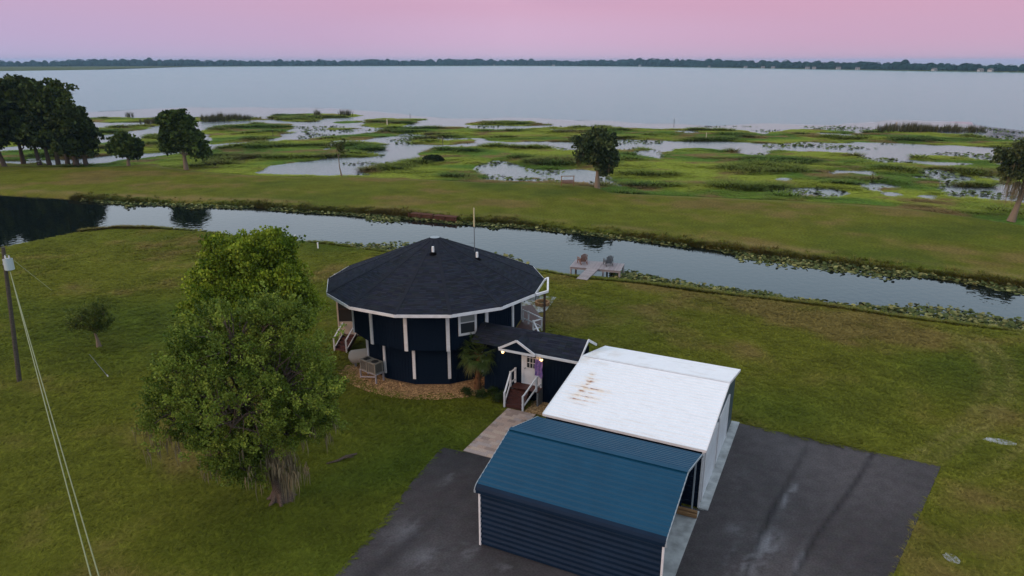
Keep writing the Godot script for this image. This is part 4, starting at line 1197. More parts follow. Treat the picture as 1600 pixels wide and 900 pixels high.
func build_house() -> void:
	var t := thing("round_house", "round two-storey navy house with many-sided dark shingle roof", "house", Transform3D(Basis(), HC))
	var r := RandomNumberGenerator.new()
	r.seed = 14
	var N := 14
	var A0 := 52.0
	var dA := 360.0 / N
	var RE := 6.72
	var YE := 5.12
	var YA := 7.86
	var RT := 0.27
	# roof
	var rf := MB.new()
	var base := MB.new()
	var apexr := RT
	var yt := YA - (YA - YE) * apexr / RE
	for k in N:
		var a := A0 + k * dA
		var b := a + dA
		shingles(rf, hp(RE, b, YE), hp(RE, a, YE), hp(apexr, a, yt), hp(apexr, b, yt), r)
		base.quad(hp(RE - 0.02, a, YE - 0.16), hp(RE - 0.02, b, YE - 0.16), hp(5.0, b, YE - 0.16), hp(5.0, a, YE - 0.16))
	var roof := part("roof", rf, M.shingle, t)
	part("soffit", base, M.navy, t)
	var capm := MB.new()
	var pts := []
	for k in N: pts.append(hp(apexr + 0.03, A0 + k * dA, yt + 0.03))
	for k in N: capm.tri(Vector3(0, YA - 0.05, 0), pts[(k + 1) % N], pts[k])
	part("roof_cap", capm, M.galv, roof)
	for k in N:
		var a := A0 + k * dA
		var hip := MB.new()
		hip.col = Color(0.032, 0.037, 0.048)
		hip.bar(hp(RE + 0.01, a, YE + 0.006), hp(apexr, a, yt + 0.006), 0.20, 0.014)
		part("hip_cap", hip, M.shingle, roof)
		var fa := MB.new()
		fa.bar(hp(RE + 0.015, a, YE - 0.08), hp(RE + 0.015, a + dA, YE - 0.08), 0.035, 0.17)
		part("fascia", fa, M.trim, t)
	# vent pipes in dark boots
	for p in [Vector3(0.05, 0, 1.62), Vector3(2.62, 0, 1.02)]:
		var rr := Vector2(p.x, p.z).length()
		var y: float = YA - (YA - YE) * rr / RE / cos(PI / N)
		var vp := MB.new()
		vp.tube([Vector3(p.x, y - 0.1, p.z), Vector3(p.x, y + 0.42, p.z)], [0.075, 0.075], 12)
		var pipe := part("vent_pipe", vp, M.vent_white, roof)
		var bt := MB.new()
		bt.tube([Vector3(p.x, y - 0.05, p.z), Vector3(p.x, y + 0.05, p.z), Vector3(p.x, y + 0.10, p.z)], [0.26, 0.17, 0.085], 12)
		part("pipe_boot", bt, M.vent_boot, pipe)
	# upper storey: fourteen walls between white corner boards
	var RU := 5.30
	for k in N:
		var a := A0 + k * dA
		var b := a + dA
		var w := MB.new()
		siding(w, hp(RU, b, 0), hp(RU, a, 0), 2.46, YE - 0.17)
		part("upper_wall", w, M.navy, t)
		var pb := MB.new()
		var o := hp(RU + 0.02, a, 0)
		var bs := Basis(Vector3.UP, -deg_to_rad(a))
		pb.box(Vector3(o.x, (2.44 + YE - 0.17) / 2, o.z), Vector3(0.07, YE - 0.17 - 2.44, 0.20), bs)
		part("corner_board", pb, M.trim, t)
	var fl := MB.new()
	for k in N:
		var a := A0 + k * dA
		fl.tri(Vector3(0, 2.45, 0), hp(RU - 0.02, a, 2.45), hp(RU - 0.02, a + dA, 2.45))
	part("floor_underside", fl, M.navy, t)
	# lower storey, set in
	var RL := 4.55
	for k in N:
		var a := A0 + k * dA - 1.5
		var w := MB.new()
		siding(w, hp(RL, a + dA, 0), hp(RL, a, 0), -0.05, 2.45)
		part("lower_wall", w, M.navy, t)
		var pb := MB.new()
		var o := hp(RL + 0.03, a, 0)
		pb.box(Vector3(o.x, 1.40, o.z), Vector3(0.07, 2.0, 0.17), Basis(Vector3.UP, -deg_to_rad(a)))
		part("corner_board", pb, M.trim, t)
	# window in the wall beside the annex
	var wa := A0 + dA * 0.5
	var wn := Node3D.new()
	wn.name = "window"
	t.add_child(wn, true)
	wn.position = hp(RU * cos(PI / N) + 0.02, wa, 3.96)
	wn.rotation.y = PI / 2 - deg_to_rad(wa)
	var fr := MB.new()
	for s in [-1, 1]:
		fr.box(Vector3(s * 0.49, 0, 0.02), Vector3(0.13, 1.42, 0.06))
		fr.box(Vector3(0, s * 0.645, 0.02), Vector3(0.85, 0.13, 0.06))
	part("frame", fr, M.trim, wn)
	var sash := MB.new()
	sash.box(Vector3(0, 0.05, 0.02), Vector3(0.85, 0.05, 0.04))
	part("sash_bar", sash, M.trim, wn)
	var p1 := MB.new()
	p1.box(Vector3(0, 0.33, 0.0), Vector3(0.85, 0.51, 0.02))
	part("pane", p1, M.blind, wn)
	var p2 := MB.new()
	p2.box(Vector3(0, -0.28, 0.0), Vector3(0.85, 0.60, 0.02))
	part("pane", p2, M.glass, wn)
	# screened porch beside the stair: deck, posts, dark screens over a pale half wall
	var dk := MB.new()
	dk.box(Vector3(-5.75, 0.68, -2.1), Vector3(1.6, 0.14, 0.95))
	part("porch_deck", dk, M.brown, t)
	var corners := [Vector3(-5.02, 0, -1.62), Vector3(-6.72, 0, -1.62), Vector3(-6.15, 0, -2.55)]
	for c in [corners[1], corners[2]]:
		var q := MB.new()
		q.box(c + Vector3(0, 2.47, 0), Vector3(0.10, 4.94, 0.10))
		part("porch_post", q, M.cream, t)
	for e in [[corners[0], corners[1]], [corners[1], corners[2]]]:
		var a: Vector3 = e[0].lerp(e[1], 0.03)
		var b: Vector3 = e[0].lerp(e[1], 0.97)
		var sc := MB.new()
		sc.bar(a + Vector3.UP * 3.3, b + Vector3.UP * 3.3, 0.02, 3.2)
		part("porch_screen", sc, M.screen, t)
		var off: Vector3 = (b - a).cross(Vector3.UP).normalized() * 0.04
		var sr := MB.new()
		sr.bar(a + Vector3.UP * 2.55 - off, b + Vector3.UP * 2.55 - off, 0.05, 0.08)
		part("screen_rail", sr, M.post_brown, t)
		var sk := MB.new()
		sk.bar(a + Vector3.UP * 1.2, b + Vector3.UP * 1.2, 0.06, 0.92)
		part("porch_half_wall", sk, M.cream, t)
	# porch on the garage hand: deck, post, gutter frame, white railing
	var d2 := MB.new()
	for k in [11, 12]:
		var a: float = A0 + k * dA
		d2.prism([Vector2(hp(5.35, a, 0).x, -hp(5.35, a, 0).z), Vector2(hp(6.7, a, 0).x, -hp(6.7, a, 0).z), Vector2(hp(6.7, a + dA, 0).x, -hp(6.7, a + dA, 0).z), Vector2(hp(5.35, a + dA, 0).x, -hp(5.35, a + dA, 0).z)], Vector3(0, 2.3, 0), Vector3(1, 0, 0), Vector3(0, 0, -1), Vector3(0, 0.14, 0))
	part("porch_deck", d2, M.brown, t)
	var gf := MB.new()
	var G1 := Vector3(6.13, YE - 0.08, 2.92)
	var G2 := Vector3(6.83, YE - 0.06, 2.35)
	var G3 := Vector3(6.98, YE - 0.06, -0.35)
	var G4 := Vector3(6.66, YE - 0.05, 0.2)
	gf.bar(G1, G2, 0.10, 0.13); gf.bar(G2, G3, 0.11, 0.13); gf.bar(G3, G4, 0.09, 0.12)
	part("gutter", gf, M.trim, t)
	var bp := MB.new()
	bp.box(Vector3(6.66, 2.5, 2.2), Vector3(0.13, 5.0, 0.13))
	part("porch_post", bp, M.post_brown, t)
	var rn := Node3D.new()
	rn.name = "porch_railing"
	t.add_child(rn, true)
	railing(rn, Vector3(5.42, 2.44, 0.5), Vector3(5.75, 2.44, 0.85), 0.78, false, true, true)
	railing(rn, Vector3(5.75, 2.44, 0.85), Vector3(6.52, 2.44, 1.95), 0.78, false, false, true)
	railing(rn, Vector3(6.52, 2.44, 1.95), Vector3(6.0, 2.44, 2.35), 0.74, false, false, true)
	railing(rn, Vector3(6.0, 2.44, 2.35), Vector3(6.45, 1.9, 3.6), 0.74, false, false, true)
	var st2 := MB.new()
	for k in 8: st2.box(Vector3(6.5 + k * 0.06, 2.3 - k * 0.27, 2.7 + k * 0.2), Vector3(0.8, 0.06, 0.28), Basis(Vector3.UP, -0.35))
	part("porch_stair", st2, M.brown, t)
	# stair at the screened porch
	var stn := Node3D.new()
	stn.name = "stair"
	t.add_child(stn, true)
	var bot := Vector3(-6.42, 0, -0.40)
	var top := Vector3(-5.95, 0.78, -1.55)
	var run := top - bot
	var flat := Vector3(run.x, 0, run.z).normalized()
	var sidew := Vector3(-flat.z, 0, flat.x)
	for k in 5:
		var c := bot + run * ((k + 0.5) / 5.0)
		var s := MB.new()
		s.box(Vector3(c.x, c.y + 0.08, c.z), Vector3(0.86, 0.05, 0.27), Basis(sidew, Vector3.UP, sidew.cross(Vector3.UP)))
		s.box(Vector3(c.x, c.y - 0.03, c.z) - flat * 0.1, Vector3(0.86, 0.19, 0.03), Basis(sidew, Vector3.UP, sidew.cross(Vector3.UP)))
		part("tread", s, M.brown, stn)
	for s in [-1, 1]:
		var o: Vector3 = sidew * 0.47 * s
		railing(stn, bot + o, top + o, 0.9, false, true, true)
		var sg := MB.new()
		sg.bar(bot + o + Vector3.UP * 0.05, top + o + Vector3.UP * 0.05, 0.05, 0.24)
		part("stringer", sg, M.brown, stn)
	# antenna on the roof
	var an := thing("antenna", "thin roof antenna mast with thick tan upper section", "antenna", Transform3D(Basis(), HC + Vector3(2.42, 6.85, 0.05)))
	var m1 := MB.new()
	m1.tube([Vector3(0, -0.15, 0), Vector3(0, 1.6, 0)], [0.028, 0.022], 8)
	m1.bar(Vector3(-0.28, 0.55, 0), Vector3(0.05, 0.58, 0), 0.02, 0.02)
	part("mast", m1, M.mast_dark, an)
	var m2 := MB.new()
	m2.tube([Vector3(0, 1.6, 0), Vector3(0.0, 2.75, 0)], [0.05, 0.042], 10)
	part("radome", m2, M.mast, an)

# ---------------------------------------------------------------- entrance annex
func build_annex() -> void:
	var t := thing("entrance_annex", "low navy entrance annex with shingle gable roof between house and garage", "annex", YARD)
	var r := RandomNumberGenerator.new()
	r.seed = 15
	var l0 := -6.9
	var l1 := -0.48
	var wf := MB.new()
	siding(wf, Vector3(-6.4, 0, -12.15), Vector3(-0.7, 0, -12.15), 0.0, 3.02)
	part("front_wall", wf, M.navy, t)
	var we := MB.new()
	we.prism([Vector2(12.2, 0), Vector2(13.8, 0), Vector2(13.8, 3.1), Vector2(12.9, 3.62), Vector2(12.2, 3.2)], Vector3(-0.78, 0, 0), Vector3(0, 0, -1), Vector3.UP, Vector3(0.06, 0, 0))
	part("end_wall", we, M.navy, t)
	var wr := MB.new()
	siding(wr, Vector3(-0.75, 0, -13.85), Vector3(-6.4, 0, -13.85), 0.0, 3.05)
	part("rear_wall", wr, M.navy, t)
	var rf := MB.new()
	shingles(rf, Vector3(l0, 3.12, -11.55), Vector3(l1, 3.12, -11.55), Vector3(l1, 3.86, -12.9), Vector3(l0, 3.86, -12.9), r)
	shingles(rf, Vector3(l1, 3.12, -14.25), Vector3(l0, 3.12, -14.25), Vector3(l0, 3.86, -12.9), Vector3(l1, 3.86, -12.9), r)
	part("roof", rf, M.shingle, t)
	var fa := MB.new()
	fa.bar(Vector3(-5.15, 3.06, -11.53), Vector3(l1, 3.06, -11.53), 0.04, 0.14)
	part("fascia", fa, M.trim, t)
	var rk := MB.new()
	rk.bar(Vector3(l1 + 0.02, 3.08, -11.53), Vector3(l1 + 0.02, 3.84, -12.9), 0.05, 0.14)
	rk.bar(Vector3(l1 + 0.02, 3.84, -12.9), Vector3(l1 + 0.02, 3.08, -14.27), 0.05, 0.14)
	part("rake_trim", rk, M.trim, t)
	# little gable over the door
	var ap := Vector3(-4.0, 3.72, -11.40)
	var ga := Vector3(-5.08, 3.10, -11.40)
	var gb := Vector3(-2.92, 3.10, -11.40)
	var back := Vector3(0, 0, -1.2)
	var gr := MB.new()
	shingles(gr, gb, gb + back, ap + back, ap, r)
	shingles(gr, ga + back, ga, ap, ap + back, r)
	part("porch_gable_roof", gr, M.shingle, t)
	var gt := MB.new()
	gt.tri(ga + Vector3(0.1, 0, -0.06), gb + Vector3(-0.1, 0, -0.06), ap + Vector3(0, -0.06, -0.06))
	part("gable_panel", gt, M.navy, t)
	var gm := MB.new()
	gm.bar(ga, ap, 0.05, 0.12); gm.bar(ap, gb, 0.05, 0.12)
	gm.bar(ga + Vector3(0, -0.05, -0.01), gb + Vector3(0, -0.05, -0.01), 0.05, 0.12)
	part("gable_trim", gm, M.trim, t)
	# door with nine panes
	var d := Node3D.new()
	d.name = "door"
	t.add_child(d, true)
	d.position = Vector3(-3.42, 0.97, -12.13)
	var sl := MB.new()
	sl.box(Vector3(0, 0.5, 0.03), Vector3(0.86, 1.0, 0.045))
	sl.box(Vector3(0, 1.98, 0.03), Vector3(0.86, 0.14, 0.045))
	for s in [-1, 1]: sl.box(Vector3(s * 0.35, 1.455, 0.03), Vector3(0.16, 0.91, 0.045))
	for k in [-1, 1]:
		sl.box(Vector3(k * 0.09, 1.455, 0.035), Vector3(0.03, 0.91, 0.03))
		sl.box(Vector3(0, 1.455 + k * 0.152, 0.036), Vector3(0.54, 0.03, 0.03))
	part("slab", sl, M.trim, d)
	for i in 3:
		for j in 3:
			var pn := MB.new()
			pn.box(Vector3((i - 1) * 0.18, 1.455 + (j - 1) * 0.304, 0.02), Vector3(0.16, 0.28, 0.012))
			part("pane", pn, M.glass, d)
	var fr := MB.new()
	for s in [-1, 1]: fr.box(Vector3(s * 0.51, 1.03, 0.03), Vector3(0.15, 2.06, 0.07))
	fr.box(Vector3(0, 2.12, 0.03), Vector3(1.17, 0.12, 0.07))
	part("frame", fr, M.trim, d)
	var hd := MB.new()
	hd.tube([Vector3(-0.36, 0.95, 0.05), Vector3(-0.36, 0.95, 0.12)], [0.035, 0.04], 10)
	part("handle", hd, M.steel, d)
	# landing and steps
	var s := thing("entrance_steps", "brown timber steps with white railings up to the entrance door", "steps", YARD)
	var ld := MB.new()
	for k in 5: ld.box(Vector3(-3.53, 0.93, -(11.50 + k * 0.132)), Vector3(1.62, 0.04, 0.125))
	part("landing", ld, M.brown, s)
	var bl := MB.new()
	bl.box(Vector3(-2.78, 0.45, -11.8), Vector3(0.10, 0.9, 0.6))
	part("block_pier", bl, M.block, s)
	var bl2 := MB.new()
	bl2.box(Vector3(-4.3, 0.45, -11.8), Vector3(0.10, 0.9, 0.6))
	part("block_pier", bl2, M.block, s)
	for k in 5:
		var tr := MB.new()
		var w := 10.78 + k * 0.148
		var h := 0.16 + k * 0.158
		tr.box(Vector3(-3.86, h, -(w + 0.1)), Vector3(1.0, 0.04, 0.24))
		tr.box(Vector3(-3.86, h - 0.085, -(w + 0.0)), Vector3(1.0, 0.13, 0.025))
		part("tread", tr, M.brown, s)
	for l in [-4.40, -3.30]:
		var sg := MB.new()
		sg.bar(Vector3(l, 0.08, -10.78), Vector3(l, 0.86, -11.5), 0.045, 0.22)
		part("stringer", sg, M.brown, s)
	railing(s, Vector3(-4.40, 0.02, -10.74), Vector3(-4.40, 0.93, -11.48), 0.84)
	railing(s, Vector3(-4.40, 0.93, -11.48), Vector3(-4.36, 0.95, -12.02), 0.84, false, false, true)
	railing(s, Vector3(-3.30, 0.02, -10.74), Vector3(-2.84, 0.93, -11.48), 0.84)
	railing(s, Vector3(-2.84, 0.93, -11.48), Vector3(-2.80, 0.95, -12.02), 0.84, true, false, true)
	# lit lamps on both sides of the door
	for e in [[Vector3(-4.93, 2.84, -11.60), "lit porch lamp under the gable end beside the palm"], [Vector3(-2.70, 2.72, -11.78), "lit porch lamp beside the hanging purple flag"]]:
		var lt := thing("porch_lamp", e[1], "lamp", YARD * Transform3D(Basis(), e[0]), "lamps at the entrance")
		var br := MB.new()
		br.tube([Vector3(0, 0.16, 0), Vector3(0, 0.07, 0)], [0.03, 0.06], 10)
		br.bar(Vector3(0, 0.14, 0), Vector3(0, 0.14, -0.3), 0.03, 0.03)
		part("bracket", br, M.steel, lt)
		var bb := SphereMesh.new()
		bb.radius = 0.085
		bb.height = 0.17
		bb.radial_segments = 16
		bb.rings = 8
		var gm2 := mat(0.9, 0.8, 0.6, 0.4)
		gm2.emission_enabled = true
		gm2.emission = Color(1.0, 0.82, 0.55)
		gm2.emission_energy_multiplier = 3.0
		part_mesh("bulb", bb, gm2, lt)
		var ol := OmniLight3D.new()
		ol.name = "bulb_light"
		ol.light_color = Color(1.0, 0.78, 0.5)
		ol.light_energy = 0.12
		ol.light_size = 0.08
		ol.omni_range = 12.0
		ol.omni_attenuation = 2.0
		ol.shadow_enabled = true
		lt.add_child(ol)
	# flag
	var fg := thing("hanging_flag", "small purple and pink flag hanging beside the entrance door", "flag", YARD * Transform3D(Basis(), Vector3(-2.83, 2.75, -11.75)))
	var stf := MB.new()
	stf.tube([Vector3(-0.22, 0.06, -0.3), Vector3(0.05, 0.02, 0.10)], [0.014, 0.012], 8)
	part("staff", stf, M.steel, fg)
	var cl := MB.new()
	for i in 10:
		for j in 8:
			var p := func(a: int, b: int) -> Vector3:
				return Vector3(-0.2 + 0.045 * a + 0.02 * sin(b * 1.3), 0.03 - 0.125 * b - 0.012 * a, 0.05 + 0.05 * sin(a * 1.35 + b * 0.35))
			cl.col = [Color(1.0, 1.0, 1.0), Color(1.3, 1.1, 1.1), Color(0.7, 0.75, 0.95)][(i / 2 + j / 3) % 3]
			cl.quad(p.call(i, j + 1), p.call(i + 1, j + 1), p.call(i + 1, j), p.call(i, j))
	part("cloth", cl, M.flag, fg)

# ---------------------------------------------------------------- trees
var clump_sets := {}

func clump_mesh(kind: String, sd: int) -> ArrayMesh:   # a spray of single leaves about half a metre across (unit size)
	var key := "%s%d" % [kind, sd]
	if clump_sets.has(key): return clump_sets[key]
	var r := RandomNumberGenerator.new()
	r.seed = 1000 + sd
	var mb := MB.new()
	var n := 34
	var ll := 0.17
	var lw := 0.075
	if kind == "needle":
		n = 40; ll = 0.26; lw = 0.05
	elif kind == "broad":
		n = 30; ll = 0.20; lw = 0.11
	elif kind == "sprig":
		n = 30; ll = 0.15; lw = 0.055
	elif kind == "far":
		n = 22; ll = 0.36; lw = 0.22
	for k in n:
		var d := Vector3(r.randfn(), r.randfn() + 0.35, r.randfn()).normalized()
		var p := d * pow(r.randf(), 0.5) * 0.5
		p.y *= 0.8
		if kind == "sprig":     # leaves ranked along an upright shoot
			var h := r.randf()
			p = Vector3(r.randfn() * 0.09, h * 1.0 - 0.3, r.randfn() * 0.09)
			d = Vector3(r.randfn(), 0.9, r.randfn()).normalized()
		var dir := (d + Vector3(r.randfn(), r.randfn() + 0.3, r.randfn()) * 0.6).normalized()
		var side := dir.cross(Vector3(r.randfn(), r.randfn(), r.randfn())).normalized()
		var nn := side.cross(dir)
		var l := ll * r.randf_range(0.7, 1.25)
		var w := lw * r.randf_range(0.8, 1.2)
		var g := r.randf_range(0.75, 1.25)
		mb.col = Color(g, g, g)
		var m := p + dir * l * 0.45 + nn * w * 0.2
		mb.tri(p, m + side * w, p + dir * l)
		mb.tri(p, p + dir * l, m - side * w)
	clump_sets[key] = mb.mesh()
	return clump_sets[key]

func bend(a: Vector3, b: Vector3, r: RandomNumberGenerator, wob: float, n := 5) -> Array:
	var out := []
	for i in n + 1:
		var t := float(i) / n
		var p := a.lerp(b, t)
		p.y += sin(t * PI) * a.distance_to(b) * 0.10
		if i > 0 and i < n: p += Vector3(r.randfn(), r.randfn() * 0.6, r.randfn()) * wob
		out.append(p)
	return out

func tree(called: String, label: String, category: String, at: Vector3, spec: Dictionary, group := "") -> Node3D:
	var t := thing(called, label, category, Transform3D(Basis(), at), group)
	var r := RandomNumberGenerator.new()
	r.seed = spec.seed
	var trunk: Array = spec.trunk
	var tr: float = spec.radius
	var mb := MB.new()
	var rad := []
	for i in trunk.size():
		var f := float(i) / (trunk.size() - 1)
		rad.append(tr * (1.35 if i == 0 else lerpf(1.0, 0.5, f)))
	mb.tube(trunk, rad, 10)
	for k in int(spec.get("roots", 0)):
		var a := TAU * k / int(spec.roots) + 0.4
		mb.tube([Vector3(0, 0.5, 0) + Vector3(cos(a), 0, sin(a)) * tr * 0.5, Vector3(cos(a), 0, sin(a)) * tr * 1.2 + Vector3(0, 0.12, 0), Vector3(cos(a), 0, sin(a)) * tr * 2.2 - Vector3(0, 0.08, 0)], [tr * 0.5, tr * 0.35, tr * 0.1], 6)
	var part_trunk := part("trunk", mb, spec.get("bark", M.bark), t)
	var limbs := MB.new()
	var xf := []
	var cl := []
	var tips := []
	var lobes: Array = spec.lobes
	var c1: Color = spec.c1
	var c2: Color = spec.c2
	var cs: float = spec.clump
	for lobe in lobes:
		var c: Vector3 = lobe[0]
		var e: Vector3 = lobe[1]
		# limb from the trunk into the lobe
		var best: Vector3 = trunk[trunk.size() - 1]
		var bi := trunk.size() - 1
		for i in range(1, trunk.size()):
			if trunk[i].y < c.y and trunk[i].distance_to(c) < best.distance_to(c):
				best = trunk[i]; bi = i
		var core := c - Vector3(0, e.y * 0.35, 0)
		var path := bend(best, core, r, 0.08 * best.distance_to(core) * 0.5)
		var lr := tr * 0.42
		var rr := []
		for i in path.size(): rr.append(lerpf(lr, lr * 0.35, float(i) / (path.size() - 1)))
		limbs.tube(path, rr, 7)
		for b in int(spec.branches):
			var d := Vector3(r.randfn(), r.randfn() * 0.9 + 0.25, r.randfn()).normalized()
			var tip := c + Vector3(d.x * e.x, d.y * e.y, d.z * e.z) * r.randf_range(0.62, 1.0)
			var from: Vector3 = path[r.randi_range(2, path.size() - 1)]
			var bp := bend(from, tip, r, 0.10, 3)
			limbs.tube(bp, [lr * 0.3, lr * 0.24, lr * 0.16, lr * 0.06], 5, false)
			tips.append(tip)
			var tone := r.randf()
			for k in int(spec.per_tip):
				var off: Vector3 = Vector3(r.randfn(), r.randfn() * 0.75, r.randfn()) * float(spec.bunch)
				if k % 4 == 0: off = (from - tip) * r.randf() * 0.7 + off * 0.5
				var p := tip + off
				var s := cs * r.randf_range(0.7, 1.3)
				var bs := Basis(Vector3.UP, r.randf() * TAU) * Basis(Vector3.RIGHT, r.randfn() * 0.4)
				if spec.leaf == "sprig":
					var o := ((p - c).normalized() * 0.9 + Vector3(r.randfn() * 0.35, 0.75, r.randfn() * 0.35)).normalized()
					var ax := Vector3.UP.cross(o)
					bs = (Basis(ax.normalized(), Vector3.UP.angle_to(o)) if ax.length() > 0.01 else Basis()) * Basis(Vector3.UP, r.randf() * TAU)
				xf.append(Transform3D(bs.scaled(Vector3(s, s, s)), p))
				var g := r.randf_range(0.8, 1.2)
				var q := c1.lerp(c2, clampf(tone + r.randfn() * 0.2, 0, 1))
				cl.append(Color(q.r * g, q.g * g, q.b * g))
	part("limbs", limbs, spec.get("bark", M.bark), t)
	baked("crown", clump_mesh(spec.leaf, spec.seed % 3), xf, cl, t)
	if spec.has("moss"):
		var ms := MB.new()
		for k in int(spec.moss):
			var tip: Vector3 = tips[r.randi() % tips.size()]
			if tip.y > spec.moss_below: continue
			tip += Vector3(r.randfn(), 0, r.randfn()) * 0.35
			var len: float = r.randf_range(0.35, 1.0) * spec.moss_len
			strand(ms, tip, len, r)
		for e in spec.get("moss_at", []):
			for k in int(e[2]):
				strand(ms, e[0] + Vector3(r.randfn(), r.randfn() * 0.5, r.randfn()) * e[1], r.randf_range(0.5, 1.2) * spec.moss_len, r)
		part("hanging_moss", ms, M.moss, t)
	return t

func baked(called: String, mesh: ArrayMesh, xfs: Array, cols: Array, parent: Node) -> void:   # many sprays joined into one real mesh
	var ar := mesh.surface_get_arrays(0)
	var v0: PackedVector3Array = ar[Mesh.ARRAY_VERTEX]
	var n0: PackedVector3Array = ar[Mesh.ARRAY_NORMAL]
	var c0: PackedColorArray = ar[Mesh.ARRAY_COLOR]
	var mb := MB.new()
	for i in xfs.size():
		var x: Transform3D = xfs[i]
		mb.v.append_array(x * v0)
		mb.n.append_array(Transform3D(x.basis.orthonormalized(), Vector3.ZERO) * n0)
		var q: Color = cols[i]
		for k in range(0, c0.size(), 6):
			var g := c0[k].r
			var w := Color(q.r * g, q.g * g, q.b * g)
			for j in 6: mb.c.append(w)
	part(called, mb, M.leaf, parent)

func strand(ms: MB, p: Vector3, len: float, r: RandomNumberGenerator) -> void:
	# one ragged beard of moss: a few thin ribbons that taper downwards
	for j in 8:
		var q := p + Vector3(r.randfn(), r.randfn(), r.randfn()) * 0.09
		var l := len * r.randf_range(0.5, 1.1)
		var a := r.randf() * TAU
		var s := Vector3(cos(a), 0, sin(a)) * r.randf_range(0.010, 0.024)
		var g := r.randf_range(0.7, 1.2)
		ms.col = Color(0.22 * g, 0.18 * g, 0.11 * g)
		var w := Vector3(r.randfn(), 0, r.randfn()) * 0.06 * len
		ms.quad(q - s * 0.6 - Vector3(0, l * 0.5, 0) + w, q + s - Vector3(0, l * 0.5, 0) + w, q + s, q - s)
		ms.tri(q - s * 0.6 - Vector3(0, l * 0.5, 0) + w, q - Vector3(0, l, 0) + w * 0.4, q + s - Vector3(0, l * 0.5, 0) + w)

